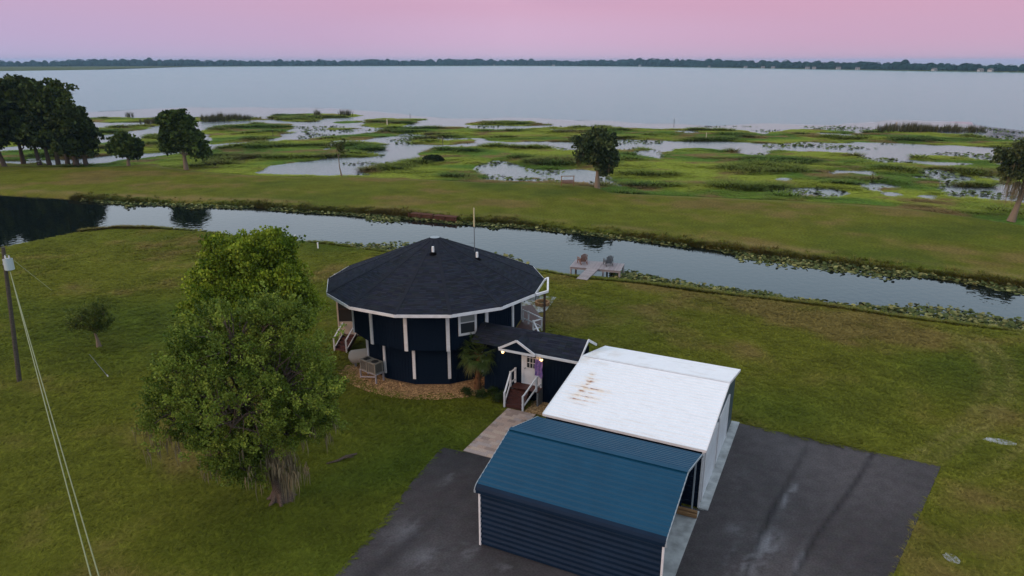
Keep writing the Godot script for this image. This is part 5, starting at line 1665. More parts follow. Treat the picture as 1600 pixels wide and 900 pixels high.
func build_trees() -> void:
	var G1 := Color(0.050, 0.085, 0.012)
	var G2 := Color(0.105, 0.150, 0.028)
	# big mossy oak on the lawn in front of the house
	tree("oak_tree", "big mossy tree with bare twisted trunk on the lawn before the house", "tree", Vector3(-9.95, 0, -26.15), {
		seed = 11, radius = 0.33, roots = 7, leaf = "sprig", clump = 0.66, branches = 34, per_tip = 8, bunch = 0.19, c1 = Color(0.058, 0.096, 0.012), c2 = Color(0.215, 0.275, 0.042),
		trunk = [Vector3(0.15, -0.10, 0.00), Vector3(-0.05, 0.7, 0), Vector3(-0.15, 1.6, -0.05), Vector3(-0.45, 2.6, -0.1), Vector3(-0.8, 3.6, -0.2), Vector3(-1.1, 4.6, -0.3)],
		lobes = [[Vector3(-1.16, 7.35, -0.30), Vector3(2.3, 1.5, 2.2)], [Vector3(-2.81, 5.63, 0.20), Vector3(1.9, 1.7, 2.0)], [Vector3(0.81, 6.21, -0.20), Vector3(1.8, 1.8, 2.0)], [Vector3(-0.98, 4.97, 1.60), Vector3(2.2, 1.7, 1.5)], [Vector3(-3.68, 4.30, 0.50), Vector3(1.4, 1.1, 1.5)], [Vector3(1.48, 5.24, 0.30), Vector3(1.4, 1.5, 1.6)], [Vector3(1.00, 3.71, 0.40), Vector3(1.1, 0.9, 1.3)], [Vector3(-1.85, 3.06, 0.60), Vector3(1.3, 1.1, 1.3)], [Vector3(-2.72, 3.72, -0.20), Vector3(1.3, 0.9, 1.3)], [Vector3(-0.89, 6.02, -1.80), Vector3(2.3, 1.6, 1.6)], [Vector3(-1.24, 1.91, 0.50), Vector3(0.8, 0.6, 0.8)], [Vector3(1.76, 4.19, -0.40), Vector3(1.0, 0.9, 1.1)], [Vector3(0.43, 7.93, -0.60), Vector3(1.2, 0.9, 1.2)], [Vector3(-2.46, 6.97, -0.60), Vector3(1.2, 0.9, 1.3)]],
		moss = 170, moss_below = 4.2, moss_len = 1.0, moss_at = [[Vector3(0.75, 1.9, 0.35), 0.28, 26], [Vector3(0.25, 2.3, 0.4), 0.3, 26], [Vector3(-0.35, 1.9, 0.35), 0.2, 14], [Vector3(-2.4, 2.3, 0.6), 0.4, 14], [Vector3(-4.2, 3.5, 0.6), 0.4, 12], [Vector3(0.5, 1.4, 0.45), 0.12, 8]]})
	# fresh green tree behind it
	tree("leafy_tree", "fresh bright green bushy tree just behind the mossy tree", "tree", Vector3(-14.15, 0, -37.2), {
		seed = 21, radius = 0.36, roots = 5, leaf = "broad", clump = 0.66, branches = 38, per_tip = 10, bunch = 0.25, c1 = Color(0.070, 0.120, 0.010), c2 = Color(0.26, 0.32, 0.028),
		trunk = [Vector3(0, -0.1, 0), Vector3(0.05, 1.2, 0), Vector3(0.0, 2.4, 0.1), Vector3(0.1, 3.8, 0)],
		lobes = [[Vector3(-0.18, 7.58, 0.00), Vector3(2.16, 1.50, 2.18)], [Vector3(-1.89, 6.11, 0.40), Vector3(1.71, 1.70, 1.90)], [Vector3(1.53, 6.21, 0.40), Vector3(1.71, 1.60, 1.90)], [Vector3(1.98, 4.53, 0.60), Vector3(1.35, 1.50, 1.61)], [Vector3(-2.34, 4.53, 0.40), Vector3(1.35, 1.40, 1.61)], [Vector3(0.00, 5.32, 1.50), Vector3(1.98, 1.80, 1.33)], [Vector3(0.00, 4.73, -1.40), Vector3(2.07, 1.70, 1.42)], [Vector3(0.90, 8.18, -0.30), Vector3(1.08, 0.90, 1.14)], [Vector3(-1.26, 8.08, 0.20), Vector3(1.08, 0.80, 1.14)]]})
	# small tree on the open lawn
	tree("small_tree", "small round-headed tree alone on the lawn near the utility pole", "tree", Vector3(-27.35, 0, -43.2), {
		seed = 31, radius = 0.13, leaf = "sprig", clump = 0.5, branches = 17, per_tip = 5, bunch = 0.2, c1 = Color(0.045, 0.070, 0.012), c2 = Color(0.130, 0.155, 0.026), bark = M.bark_pale,
		trunk = [Vector3(0, -0.05, 0), Vector3(-0.02, 0.5, 0), Vector3(-0.1, 1.0, 0)],
		lobes = [[Vector3(-0.69, 2.13, 0.00), Vector3(0.83, 0.60, 0.83)], [Vector3(0.32, 2.23, 0.09), Vector3(0.69, 0.68, 0.74)], [Vector3(-0.18, 1.75, 0.28), Vector3(0.74, 0.53, 0.55)], [Vector3(0.46, 1.55, 0.00), Vector3(0.41, 0.48, 0.46)], [Vector3(0.69, 2.57, 0.00), Vector3(0.32, 0.39, 0.37)], [Vector3(-0.97, 1.65, 0.09), Vector3(0.46, 0.39, 0.46)]]})
	# lakeside trees beyond the canal
	var dark1 := Color(0.020, 0.036, 0.012)
	var dark2 := Color(0.052, 0.080, 0.020)
	tree("lakeside_tree", "small spreading tree on the shore between the dark grove and a taller tree", "tree", Vector3(-69.6, -0.1, -128.5), {
		seed = 41, radius = 0.28, leaf = "far", clump = 1.2, branches = 18, per_tip = 6, bunch = 0.45, c1 = Color(0.028, 0.048, 0.014), c2 = Color(0.085, 0.120, 0.026), bark = M.bark_pale,
		trunk = [Vector3(0, -0.2, 0), Vector3(0.05, 1.2, 0), Vector3(0, 2.4, 0)],
		lobes = [[Vector3(-0.14, 4.54, 0.00), Vector3(1.16, 1.01, 1.16)], [Vector3(-1.29, 3.36, 0.00), Vector3(0.95, 0.84, 0.95)], [Vector3(1.16, 3.28, 0.00), Vector3(1.02, 0.76, 0.95)], [Vector3(-0.14, 2.86, 0.27), Vector3(1.36, 0.76, 1.09)], [Vector3(1.09, 2.27, 0.00), Vector3(0.61, 0.50, 0.61)], [Vector3(1.50, 3.70, 0.00), Vector3(0.41, 0.42, 0.41)]]})
	tree("lakeside_tree", "tall tiered lakeside tree with pale trunk on the bare shore", "tree", Vector3(-57.9, -0.1, -125.6), {
		seed = 42, radius = 0.33, leaf = "far", clump = 1.25, branches = 20, per_tip = 6, bunch = 0.5, c1 = Color(0.028, 0.048, 0.014), c2 = Color(0.090, 0.130, 0.028), bark = M.bark_pale,
		trunk = [Vector3(0, -0.2, 0), Vector3(-0.05, 2.2, 0), Vector3(-0.1, 4.4, 0), Vector3(0, 6.5, 0)],
		lobes = [[Vector3(-0.74, 8.40, 0.00), Vector3(1.26, 1.09, 1.26)], [Vector3(0.59, 7.56, 0.00), Vector3(1.63, 0.92, 1.48)], [Vector3(-1.78, 6.89, 0.00), Vector3(1.33, 0.84, 1.33)], [Vector3(-1.33, 5.21, 0.15), Vector3(1.92, 1.09, 1.63)], [Vector3(1.18, 5.54, 0.00), Vector3(1.78, 1.01, 1.63)], [Vector3(2.22, 4.12, 0.00), Vector3(1.26, 0.76, 1.18)], [Vector3(-2.37, 3.95, 0.00), Vector3(1.26, 0.76, 1.18)], [Vector3(2.74, 2.86, 0.00), Vector3(0.81, 0.50, 0.74)], [Vector3(0.00, 4.37, 0.59), Vector3(1.33, 0.76, 1.04)], [Vector3(-2.37, 8.32, 0.00), Vector3(0.44, 0.42, 0.44)]]})
	tree("lakeside_tree", "round-topped mossy tree with straight pale trunk beside the garden bench", "tree", Vector3(12.76, -0.1, -105.0), {
		seed = 43, radius = 0.34, leaf = "far", clump = 1.0, branches = 22, per_tip = 6, bunch = 0.42, c1 = Color(0.018, 0.032, 0.014), c2 = Color(0.090, 0.118, 0.042), bark = M.bark_pale,
		trunk = [Vector3(0, -0.2, 0), Vector3(-0.02, 2.0, 0), Vector3(0.05, 4.0, 0), Vector3(0, 5.2, 0)],
		lobes = [[Vector3(-0.25, 7.07, 0.00), Vector3(1.60, 1.12, 1.51)], [Vector3(-1.51, 6.14, 0.17), Vector3(1.34, 1.21, 1.34)], [Vector3(1.01, 5.95, 0.00), Vector3(1.34, 1.40, 1.34)], [Vector3(-1.60, 4.84, 0.00), Vector3(1.34, 0.84, 1.26)], [Vector3(1.60, 4.37, 0.00), Vector3(1.18, 1.21, 1.18)], [Vector3(-0.17, 5.39, 0.76), Vector3(1.51, 1.30, 1.01)], [Vector3(1.01, 3.16, -0.42), Vector3(0.50, 0.74, 0.50)]],
		moss = 60, moss_below = 6.0, moss_len = 1.6, moss_at = [[Vector3(-2.9, 4.6, 0), 0.3, 8], [Vector3(1.0, 3.2, -0.3), 0.3, 10]]})
	tree("lakeside_tree", "leaning mossy tree with long grey beards beside the reedy channel", "tree", Vector3(59.9, -0.1, -82.9), {
		seed = 44, radius = 0.36, leaf = "far", clump = 0.85, branches = 18, per_tip = 5, bunch = 0.34, c1 = Color(0.030, 0.046, 0.018), c2 = Color(0.115, 0.135, 0.050), bark = M.bark_pale,
		trunk = [Vector3(0, -0.2, 0), Vector3(0.25, 1.2, 0), Vector3(0.5, 2.6, 0), Vector3(0.6, 4.2, 0), Vector3(0.5, 5.6, 0)],
		lobes = [[Vector3(0.5, 8.2, 0), Vector3(1.5, 1.0, 1.5)], [Vector3(-0.9, 7.2, 0), Vector3(1.2, 0.9, 1.2)], [Vector3(-2.4, 7.6, 0), Vector3(0.8, 0.4, 0.7)], [Vector3(1.8, 6.8, 0), Vector3(1.4, 1.2, 1.4)], [Vector3(-1.2, 5.6, 0), Vector3(1.6, 0.8, 1.3)], [Vector3(0.8, 5.9, 0.5), Vector3(1.5, 1.0, 1.2)], [Vector3(2.4, 5.2, 0), Vector3(1.4, 1.0, 1.3)]],
		moss = 160, moss_below = 7.2, moss_len = 2.6, moss_at = [[Vector3(-0.6, 4.4, 0.2), 0.4, 24], [Vector3(1.6, 4.2, 0.2), 0.5, 26], [Vector3(0.6, 4.6, 0.4), 0.4, 14]]})
	tree("bare_sapling", "thin half-bare sapling at the edge of the marsh pond", "tree", Vector3(-28.6, -0.2, -118.3), {
		seed = 45, radius = 0.11, leaf = "far", clump = 0.55, branches = 7, per_tip = 2, bunch = 0.4, c1 = Color(0.07, 0.085, 0.03), c2 = Color(0.11, 0.13, 0.035), bark = M.bark_pale,
		trunk = [Vector3(0, -0.2, 0), Vector3(-0.25, 1.4, 0), Vector3(-0.3, 3.0, 0)],
		lobes = [[Vector3(-0.6, 4.6, 0), Vector3(1.3, 1.0, 1.0)], [Vector3(0.5, 4.2, 0), Vector3(1.1, 0.8, 1.0)], [Vector3(-0.2, 5.3, 0), Vector3(0.9, 0.6, 0.8)]]})
	# the dark grove by the water: each trunk its own tree
	var grove := [[8, 259, 14.0, -1.4, 5.0], [62, 255, 15.6, -0.6, 5.0], [77, 255, 15.2, -0.4, 5.0], [91, 255, 14.8, -0.1, 4.8], [106, 256, 13.4, -0.1, 4.0], [119, 257, 12.0, -0.6, 3.5], [134, 256, 9.4, -0.3, 2.8], [36, 252, 15.4, -0.2, 4.6], [-28, 258, 14.4, 0.4, 4.8]]
	var gp := PackedVector2Array([Vector2(-91.87, -128.2), Vector2(-87.76, -131.6), Vector2(-85.97, -131.6), Vector2(-84.31, -131.6), Vector2(-82.01, -130.8), Vector2(-79.97, -129.9), Vector2(-78.7, -130.8), Vector2(-92.6, -134.3), Vector2(-96.64, -129.1)])
	var says := ["leaning trunk nearest the picnic table in the dark grove", "tallest tree of the dark lakeside grove with leaning trunk", "dark grove tree behind the tallest one with slim trunk", "dark grove tree in the middle of the close trunks", "dark grove tree beside the low black stump", "dark grove tree leaning over the low black stump", "lowest and outermost tree of the dark grove beside the small spreading tree", "dark grove tree set back towards the channel", "dark grove tree at the inland end of the grove"]
	for i in grove.size():
		var g: Array = grove[i]
		var h: float = g[2]
		var w: float = g[4]
		var ln: float = g[3]
		var r := RandomNumberGenerator.new()
		r.seed = 500 + i
		var lobes := []
		for k in 9:
			var y := lerpf(h * 0.26, h - 1.2, (k + 0.5) / 9.0)
			var f := sin(PI * clampf((y / h - 0.2) / 0.95, 0, 1))
			lobes.append([Vector3(ln * y / h * 2.0 + r.randf_range(-1, 1) * w * 0.62 * f, y, r.randf_range(-1, 1) * w * 0.5), Vector3(w * 0.62 * (0.5 + 0.5 * f), 1.5, w * 0.55)])
		tree("grove_tree", says[i], "tree", Vector3(gp[i].x, -0.2, gp[i].y), {
			seed = 600 + i, radius = 0.34, leaf = "far", clump = 1.35, branches = 14, per_tip = 5, bunch = 0.5, c1 = Color(0.018, 0.030, 0.010), c2 = Color(0.070, 0.095, 0.022),
			trunk = [Vector3(0, -0.3, 0), Vector3(ln * 0.35, 2.2, 0), Vector3(ln * 0.8, 4.6, 0), Vector3(ln * 1.2, h * 0.5, 0), Vector3(ln * 1.5, h * 0.7, 0)], lobes = lobes}, "trees of the dark grove")
	build_palm()

func build_palm() -> void:
	var at := Vector3(-1.99, 0, -36.9)
	var t := thing("cabbage_palm", "fan palm with rough brown trunk against the house wall", "palm", Transform3D(Basis(), at))
	var r := RandomNumberGenerator.new()
	r.seed = 71
	var tk := MB.new()
	tk.tube([Vector3(0, -0.1, 0), Vector3(0.03, 0.6, 0), Vector3(0.10, 1.4, 0), Vector3(0.16, 2.2, 0)], [0.24, 0.17, 0.16, 0.18], 12)
	part("trunk", tk, M.palm_trunk, t)
	for k in 26:      # old leaf bases
		var a := k * 2.4
		var y := 0.25 + k * 0.075
		var b := MB.new()
		var c := Vector3(0.02 + y * 0.06, y, 0) + Vector3(cos(a), 0, sin(a)) * 0.16
		b.bar(c, c + Vector3(cos(a) * 0.13, 0.17, sin(a) * 0.13), 0.07, 0.035)
		part("leaf_base", b, M.palm_trunk, t)
	var top := Vector3(0.16, 2.25, 0)
	for k in 38:
		var a := k * 2.399
		var f := k / 37.0
		var el := lerpf(1.35, -0.85, f)           # young leaves stand up, old ones hang
		var d := Vector3(cos(a) * cos(el), sin(el), sin(a) * cos(el))
		var stem := r.randf_range(0.55, 0.85)
		var hub := top + d * stem
		var fr := MB.new()
		fr.col = Color(0.06, 0.075, 0.02)
		fr.tube([top, hub], [0.022, 0.012], 5, false)
		var side := d.cross(Vector3.UP).normalized()
		var up := side.cross(d)
		for j in 22:
			var b := lerpf(-1.75, 1.75, j / 21.0)
			var dir := (d * cos(b) + side * sin(b) + up * 0.12).normalized()
			var l := r.randf_range(0.55, 0.78) * (1.0 - 0.15 * absf(b))
			var w := dir.cross(up).normalized() * 0.026
			var g := r.randf_range(0.7, 1.25)
			fr.col = Color(0.052 * g, 0.080 * g, 0.020 * g).lerp(Color(0.12, 0.10, 0.04), 0.5 if f > 0.9 else 0.0)
			var mid := hub + dir * l * 0.6
			var tip := hub + dir * l - Vector3(0, 0.22 * l * (1.0 + f), 0)
			fr.quad(hub - w * 0.3, hub + w * 0.3, mid + w, mid - w)
			fr.tri(mid - w, mid + w, tip)
		part("frond", fr, M.leaf, t)

# ---------------------------------------------------------------- smaller things
func build_beds() -> void:
	var mb := MB.new()
	var n := 40
	for i in n:
		var a := 36.0 + 124.0 * i / n
		var b := 36.0 + 124.0 * (i + 1) / n
		var ra := 5.95 + 0.45 * sin(a * 0.13) + 0.25 * nz.get_noise_2d(a * 4, 3)
		var rb := 5.95 + 0.45 * sin(b * 0.13) + 0.25 * nz.get_noise_2d(b * 4, 3)
		var steps := 6
		for k in steps:
			var f0 := float(k) / steps
			var f1 := float(k + 1) / steps
			var g := 1.0 + 0.5 * nz.get_noise_2d(a * 5, k * 40)
			mb.col = Color(0.44 * g, 0.27 * g, 0.14 * g)
			mb.quad(HC + hp(lerpf(4.4, rb, f0), b, 0.035), HC + hp(lerpf(4.4, ra, f0), a, 0.035), HC + hp(lerpf(4.4, ra, f1), a, 0.03 if k < steps - 1 else 0.0), HC + hp(lerpf(4.4, rb, f1), b, 0.03 if k < steps - 1 else 0.0))
	setting("mulch_bed", mb, M.mulch, "tan wood-chip bed curving round the foot of the round house", "mulch")
	var m2 := MB.new()
	m2.col = Color(0.36, 0.20, 0.085)
	for i in 12:
		for j in 6:
			var p := func(a: int, b: int) -> Vector3: return YARD * Vector3(-3.2 + a * 0.28 + (b * 0.02), 0.036 + 0.01 * nz.get_noise_2d(a * 30, b * 30), -(10.75 + b * 0.25 - 0.12 * sin(a * 1.1) * (1 - b / 6.0)))
			var g := 1.0 + 0.5 * nz.get_noise_2d(i * 31, j * 47)
			m2.col = Color(0.46 * g, 0.28 * g, 0.12 * g)
			m2.quad(p.call(i, j), p.call(i + 1, j), p.call(i + 1, j + 1), p.call(i, j + 1))
	setting("mulch_bed", m2, M.mulch, "tan wood-chip bed between the entrance steps and the garage", "mulch")
	# loose chips
	var chip := MB.new()
	chip.box(Vector3.ZERO, Vector3(0.10, 0.018, 0.035))
	var r := RandomNumberGenerator.new()
	r.seed = 81
	var xf := []
	var cl := []
	for k in 5200:
		var p: Vector3
		if k % 4 == 0:
			p = YARD * Vector3(r.randf_range(-3.2, 0.1), 0.045, -r.randf_range(10.7, 12.2))
		else:
			var a := r.randf_range(34, 162)
			p = HC + hp(lerpf(4.6, 6.45, pow(r.randf(), 0.8)), a, 0.045)
		xf.append(Transform3D(Basis(Vector3.UP, r.randf() * TAU) * Basis(Vector3.RIGHT, r.randfn() * 0.3), p))
		var g := r.randf_range(0.4, 1.4)
		cl.append(Color(0.44 * g, 0.27 * g, 0.13 * g))
	tag(copies("wood_chips", chip.mesh(), M.bark_chip, xf, cl, self), "loose tan wood chips lying on the beds beside the house", "wood chips", "", "stuff")
	# low shrubs at the foot of the annex
	var spots := [Vector3(-1.1, 0, -36.2), Vector3(-0.4, 0, -35.9), Vector3(-1.7, 0, -35.9), Vector3(-2.6, 0, -36.1), Vector3(-0.7, 0, -35.3)]
	var says := ["low dark shrub behind the palm foot against the annex wall", "low dark shrub next to the entrance steps and annex wall", "low dark shrub just before the palm trunk", "low dark shrub on the wood chips beside the palm", "low dark shrub standing out on the grass by the steps"]
	for i in spots.size():
		var t := thing("low_shrub", says[i], "shrub", Transform3D(Basis(), spots[i]), "shrubs by the palm")
		var st := MB.new()
		for k in 5:
			var a := k * 1.3
			st.tube([Vector3(0, -0.03, 0), Vector3(cos(a) * 0.15, 0.3, sin(a) * 0.15)], [0.015, 0.006], 5)
		part("stems", st, M.bark, t)
		var x2 := []
		var c2 := []
		for k in 26:
			var d := Vector3(r.randfn(), absf(r.randfn()), r.randfn()).normalized()
			x2.append(Transform3D(Basis(Vector3.UP, r.randf() * TAU).scaled(Vector3.ONE * 0.34), d * 0.26 + Vector3(0, 0.10, 0)))
			c2.append(Color(0.03, 0.05, 0.014) * r.randf_range(0.7, 1.6))
		baked("foliage", clump_mesh("leaf", 1), x2, c2, t)

func ac_unit(at: Vector3, turn: float, label: String) -> void:
	var t := thing("condenser_unit", label, "air conditioner", Transform3D(Basis(Vector3.UP, turn).scaled(Vector3(0.82, 0.9, 0.82)), at), "air conditioners on the stand")
	var c := MB.new()
	for x in [-1, 1]:
		for z in [-1, 1]: c.box(Vector3(x * 0.34, 0.35, z * 0.34), Vector3(0.08, 0.70, 0.08))
	c.box(Vector3(0, 0.03, 0), Vector3(0.72, 0.06, 0.72))
	part("case_frame", c, M.ac_case, t)
	var l := MB.new()
	l.box(Vector3(0, 0.35, 0), Vector3(0.66, 0.66, 0.66))
	part("coil", l, M.ac_dark, t)
	for k in 9:
		for z in [-1, 1]:
			var s := MB.new()
			s.box(Vector3(0, 0.10 + k * 0.068, z * 0.345), Vector3(0.60, 0.022, 0.02))
			s.box(Vector3(z * 0.345, 0.10 + k * 0.068, 0), Vector3(0.02, 0.022, 0.60))
			part("louver", s, M.ac_case, t)
	var tp := MB.new()
	var n := 24
	for k in n:     # top plate with a round fan opening
		var a := TAU * k / n
		var b := TAU * (k + 1) / n
		var o := func(g: float) -> Vector3:
			var m := maxf(absf(cos(g)), absf(sin(g)))
			return Vector3(cos(g) / m * 0.39, 0.72, sin(g) / m * 0.39)
		var q := func(g: float) -> Vector3: return Vector3(cos(g) * 0.27, 0.73, sin(g) * 0.27)
		tp.quad(q.call(b), q.call(a), o.call(a), o.call(b))
		tp.quad(o.call(b), o.call(a), o.call(a) - Vector3(0, 0.05, 0), o.call(b) - Vector3(0, 0.05, 0))
	part("top_plate", tp, M.ac_case, t)
	var fn := MB.new()
	for k in 4:
		var a := k * PI / 2
		fn.box(Vector3(cos(a) * 0.13, 0.70, sin(a) * 0.13), Vector3(0.25, 0.012, 0.11), Basis(Vector3.UP, -a) * Basis(Vector3.RIGHT, 0.35))
	part("fan", fn, M.ac_dark, t)

func build_yard_things() -> void:
	# timber stand and the two condensers
	var turn := deg_to_rad(-38)
	var base := Transform3D(Basis(Vector3.UP, turn).scaled(Vector3(0.8, 0.9, 0.8)), Vector3(-8.30, 0, -38.15))
	var st := thing("timber_stand", "grey timber stand carrying two air conditioners beside the house", "stand", base)
	for x in [-0.84, 0.84]:
		for z in [-0.36, 0.36]:
			var lg := MB.new()
			lg.box(Vector3(x, 0.31, z), Vector3(0.10, 0.66, 0.10))
			part("leg", lg, M.wood_grey, st)
	for k in 5:
		var pl := MB.new()
		pl.box(Vector3(0, 0.66, -0.34 + k * 0.17), Vector3(1.86, 0.04, 0.155))
		part("plank", pl, M.wood_grey, st)
	for z in [-0.42, 0.42]:
		var br := MB.new()
		br.bar(Vector3(-0.84, 0.15, z), Vector3(0.84, 0.55, z), 0.03, 0.09)
		part("brace", br, M.wood_grey, st)
	ac_unit(base * Vector3(-0.44, 0.68, 0), turn, "beige air conditioner on the stand next to the porch stair")
	ac_unit(base * Vector3(0.44, 0.68, 0.0), turn, "beige air conditioner on the stand towards the tan wood-chip bed")
	# rounded pale tank behind them
	var tk := thing("pale_tank", "pale rounded tank lying under the edge of the house by the stair", "tank", Transform3D(Basis(Vector3.UP, 0.35), Vector3(-9.35, 0, -40.3)))
	var tb := MB.new()
	tb.tube([Vector3(-0.78, 0.62, 0), Vector3(-0.72, 0.62, 0), Vector3(-0.58, 0.62, 0), Vector3(0.58, 0.62, 0), Vector3(0.72, 0.62, 0), Vector3(0.78, 0.62, 0)], [0.10, 0.28, 0.42, 0.42, 0.28, 0.10], 18)
	part("shell", tb, M.cream, tk)
	for x in [-0.4, 0.4]:
		var ft := MB.new()
		ft.box(Vector3(x, 0.12, 0), Vector3(0.12, 0.3, 0.5))
		part("foot", ft, M.block, tk)
	# utility pole with transformer and wires
	var up := thing("utility_pole", "weathered wooden utility pole with a grey transformer can", "utility pole", Transform3D(Basis(), Vector3(-29.06, 0, -37.82)))
	var pm := MB.new()
	pm.tube([Vector3(0, -0.2, 0), Vector3(0.43, 4.0, 0), Vector3(0.86, 8.2, 0)], [0.13, 0.11, 0.095], 12)
	part("pole", pm, M.pole_wood, up)
	var tc := Vector3(1.05, 7.25, 0.12)
	var tm := MB.new()
	tm.tube([tc - Vector3(0, 0.32, 0), tc - Vector3(0, 0.29, 0), tc + Vector3(0, 0.26, 0), tc + Vector3(0, 0.31, 0), tc + Vector3(0, 0.34, 0)], [0.20, 0.24, 0.24, 0.25, 0.12], 18)
	var tr := part("transformer", tm, M.transformer, up)
	for s in [-1, 1]:
		var bu := MB.new()
		bu.tube([tc + Vector3(s * 0.1, 0.32, 0), tc + Vector3(s * 0.11, 0.42, 0), tc + Vector3(s * 0.11, 0.52, 0)], [0.035, 0.05, 0.02], 8)
		part("bushing", bu, M.trim, tr)
	var brk := MB.new()
	brk.box(tc - Vector3(0.2, 0, 0.05), Vector3(0.3, 0.08, 0.08))
	part("bracket", brk, M.steel, up)
	for e in [[Vector3(-28.1, 6.9, -37.8), Vector3(-7.0, 3.3, -10.0), "power cable running from the utility pole over the dark lawn, upper strand"], [Vector3(-28.05, 6.6, -37.75), Vector3(-6.8, 3.2, -10.15), "power cable running from the utility pole over the dark lawn, lower strand"]]:
		var w := MB.new()
		var pts := []
		var rr := []
		for i in 25:
			var f := i / 24.0
			pts.append(e[0].lerp(e[1], f) - Vector3(0, 0.45 * sin(PI * f), 0))
			rr.append(0.021)
		w.tube(pts, rr, 6)
		var o := part(numbered("power_cable"), w, M.wire, self)
		tag(o, e[2], "cable", "cables from the utility pole")
	var w3 := MB.new()
	w3.tube([Vector3(-28.0, 7.75, -37.8), Vector3(-33.2, 9.4, -38.2)], [0.016, 0.016], 6)
	tag(part("line_wire", w3, M.wire, self), "thin line wire leaving the top of the transformer can", "cable")
	var w4 := MB.new()
	w4.tube([Vector3(-27.95, 7.7, -37.75), Vector3(-26.2, 5.6, -38.1)], [0.014, 0.012], 6)
	tag(part("drop_wire", w4, M.wire, self), "short slack wire sloping down from the transformer can", "cable")
	var gy := thing("guy_wire", "short guy wire staked into the lawn by the small tree", "guy wire", Transform3D(Basis(), Vector3(-24.11, 0, -38.44)))
	var g1 := MB.new()
	g1.tube([Vector3(0, 0, 0), Vector3(-1.9, 0.85, -1.55)], [0.018, 0.012], 6)
	part("wire", g1, M.mast_dark, gy)
	var g2 := MB.new()
	g2.tube([Vector3(0.04, -0.1, 0.03), Vector3(-0.16, 0.12, -0.13)], [0.05, 0.035], 8)
	part("anchor", g2, M.steel, gy)
	# fallen branch
	var fb := thing("fallen_branch", "fallen forked branch lying on the lawn between tree and driveway", "branch", Transform3D(Basis(), Vector3(-8.0, 0, -29.35)))
	var f1 := MB.new()
	f1.tube([Vector3(-0.7, 0.05, 0.45), Vector3(-0.2, 0.09, 0.25), Vector3(0.1, 0.10, -0.1), Vector3(0.55, 0.06, -0.4)], [0.03, 0.06, 0.07, 0.05], 8)
	f1.tube([Vector3(0.0, 0.09, 0.05), Vector3(0.25, 0.18, 0.1), Vector3(0.5, 0.12, 0.0)], [0.045, 0.035, 0.012], 6)
	part("wood", f1, M.bark, fb)
	# white marker stakes by the canal
	var sp := PackedVector2Array([Vector2(-19.62, -69.03), Vector2(-22.87, -72.38)])
	var sy := ["short white marker post on the lawn by the canal", "white marker post standing in the weeds of the canal bank"]
	for i in 2:
		var mk := thing("marker_post", sy[i], "post", Transform3D(Basis(), Vector3(sp[i].x, -0.1, sp[i].y)))
		var b := MB.new()
		b.tube([Vector3(0, -0.1, 0), Vector3(0, 0.62, 0)], [0.07, 0.07], 10)
		part("pipe", b, M.vent_white, mk)
		var cp := MB.new()
		cp.tube([Vector3(0, 0.62, 0), Vector3(0, 0.68, 0)], [0.085, 0.085], 10)
		part("cap", cp, M.vent_white, mk)
	# pale slabs in the grass
	var cs := [[24.25, -30.93, 0.75, 0.26, 0.5, "pale bare concrete patch in the grass beside the wheel tracks"], [16.7, -22.3, 0.35, 0.22, 1.1, "small pale stone in the grass beside the driveway edge"]]
	for e in cs:
		var b := MB.new()
		var poly := []
		for k in 12:
			var a := TAU * k / 12
			var q := 1.0 + 0.16 * sin(k * 1.1 + e[0]) + 0.08 * sin(k * 2.9)
			poly.append(Vector2(cos(a) * e[2] * q, sin(a) * e[3] * q))
		b.prism(poly, Vector3.ZERO, Vector3(1, 0, 0), Vector3(0, 0, -1), Vector3(0, 0.05, 0))
		var o := part(numbered("concrete_patch"), b, M.concrete, self)
		o.transform = Transform3D(Basis(Vector3.UP, -e[4]), Vector3(e[0], 0, e[1]))
		tag(o, e[5], "concrete")

func adirondack(at: Vector3, turn: float, label: String, m: Material, group: String) -> void:
	var t := thing("garden_chair", label, "chair", Transform3D(Basis(Vector3.UP, turn), at), group)
	for k in 5:
		var s := MB.new()
		s.box(Vector3(0, 0.36 - k * 0.03, 0.22 - k * 0.11), Vector3(0.52, 0.025, 0.10), Basis(Vector3.RIGHT, -0.2))
		part("seat_slat", s, m, t)
	for k in 5:
		var s := MB.new()
		var x := (k - 2) * 0.11
		var top := 1.05 - 0.03 * (k - 2) * (k - 2)
		s.bar(Vector3(x, 0.22, -0.24), Vector3(x * 1.25, top, -0.52), 0.10, 0.022)
		part("back_slat", s, m, t)
	for x in [-0.33, 0.33]:
		var a := MB.new()
		a.box(Vector3(x, 0.56, -0.02), Vector3(0.13, 0.025, 0.72))
		part("armrest", a, m, t)
		var f := MB.new()
		f.box(Vector3(x, 0.275, 0.28), Vector3(0.05, 0.55, 0.10))
		part("front_leg", f, m, t)
		var b := MB.new()
		b.bar(Vector3(x * 0.9, 0.36, 0.24), Vector3(x * 0.9, 0.03, -0.55), 0.03, 0.10)
		part("rear_leg", b, m, t)
		var c := MB.new()
		c.box(Vector3(x, 0.34, -0.36), Vector3(0.04, 0.44, 0.06))
		part("arm_support", c, m, t)

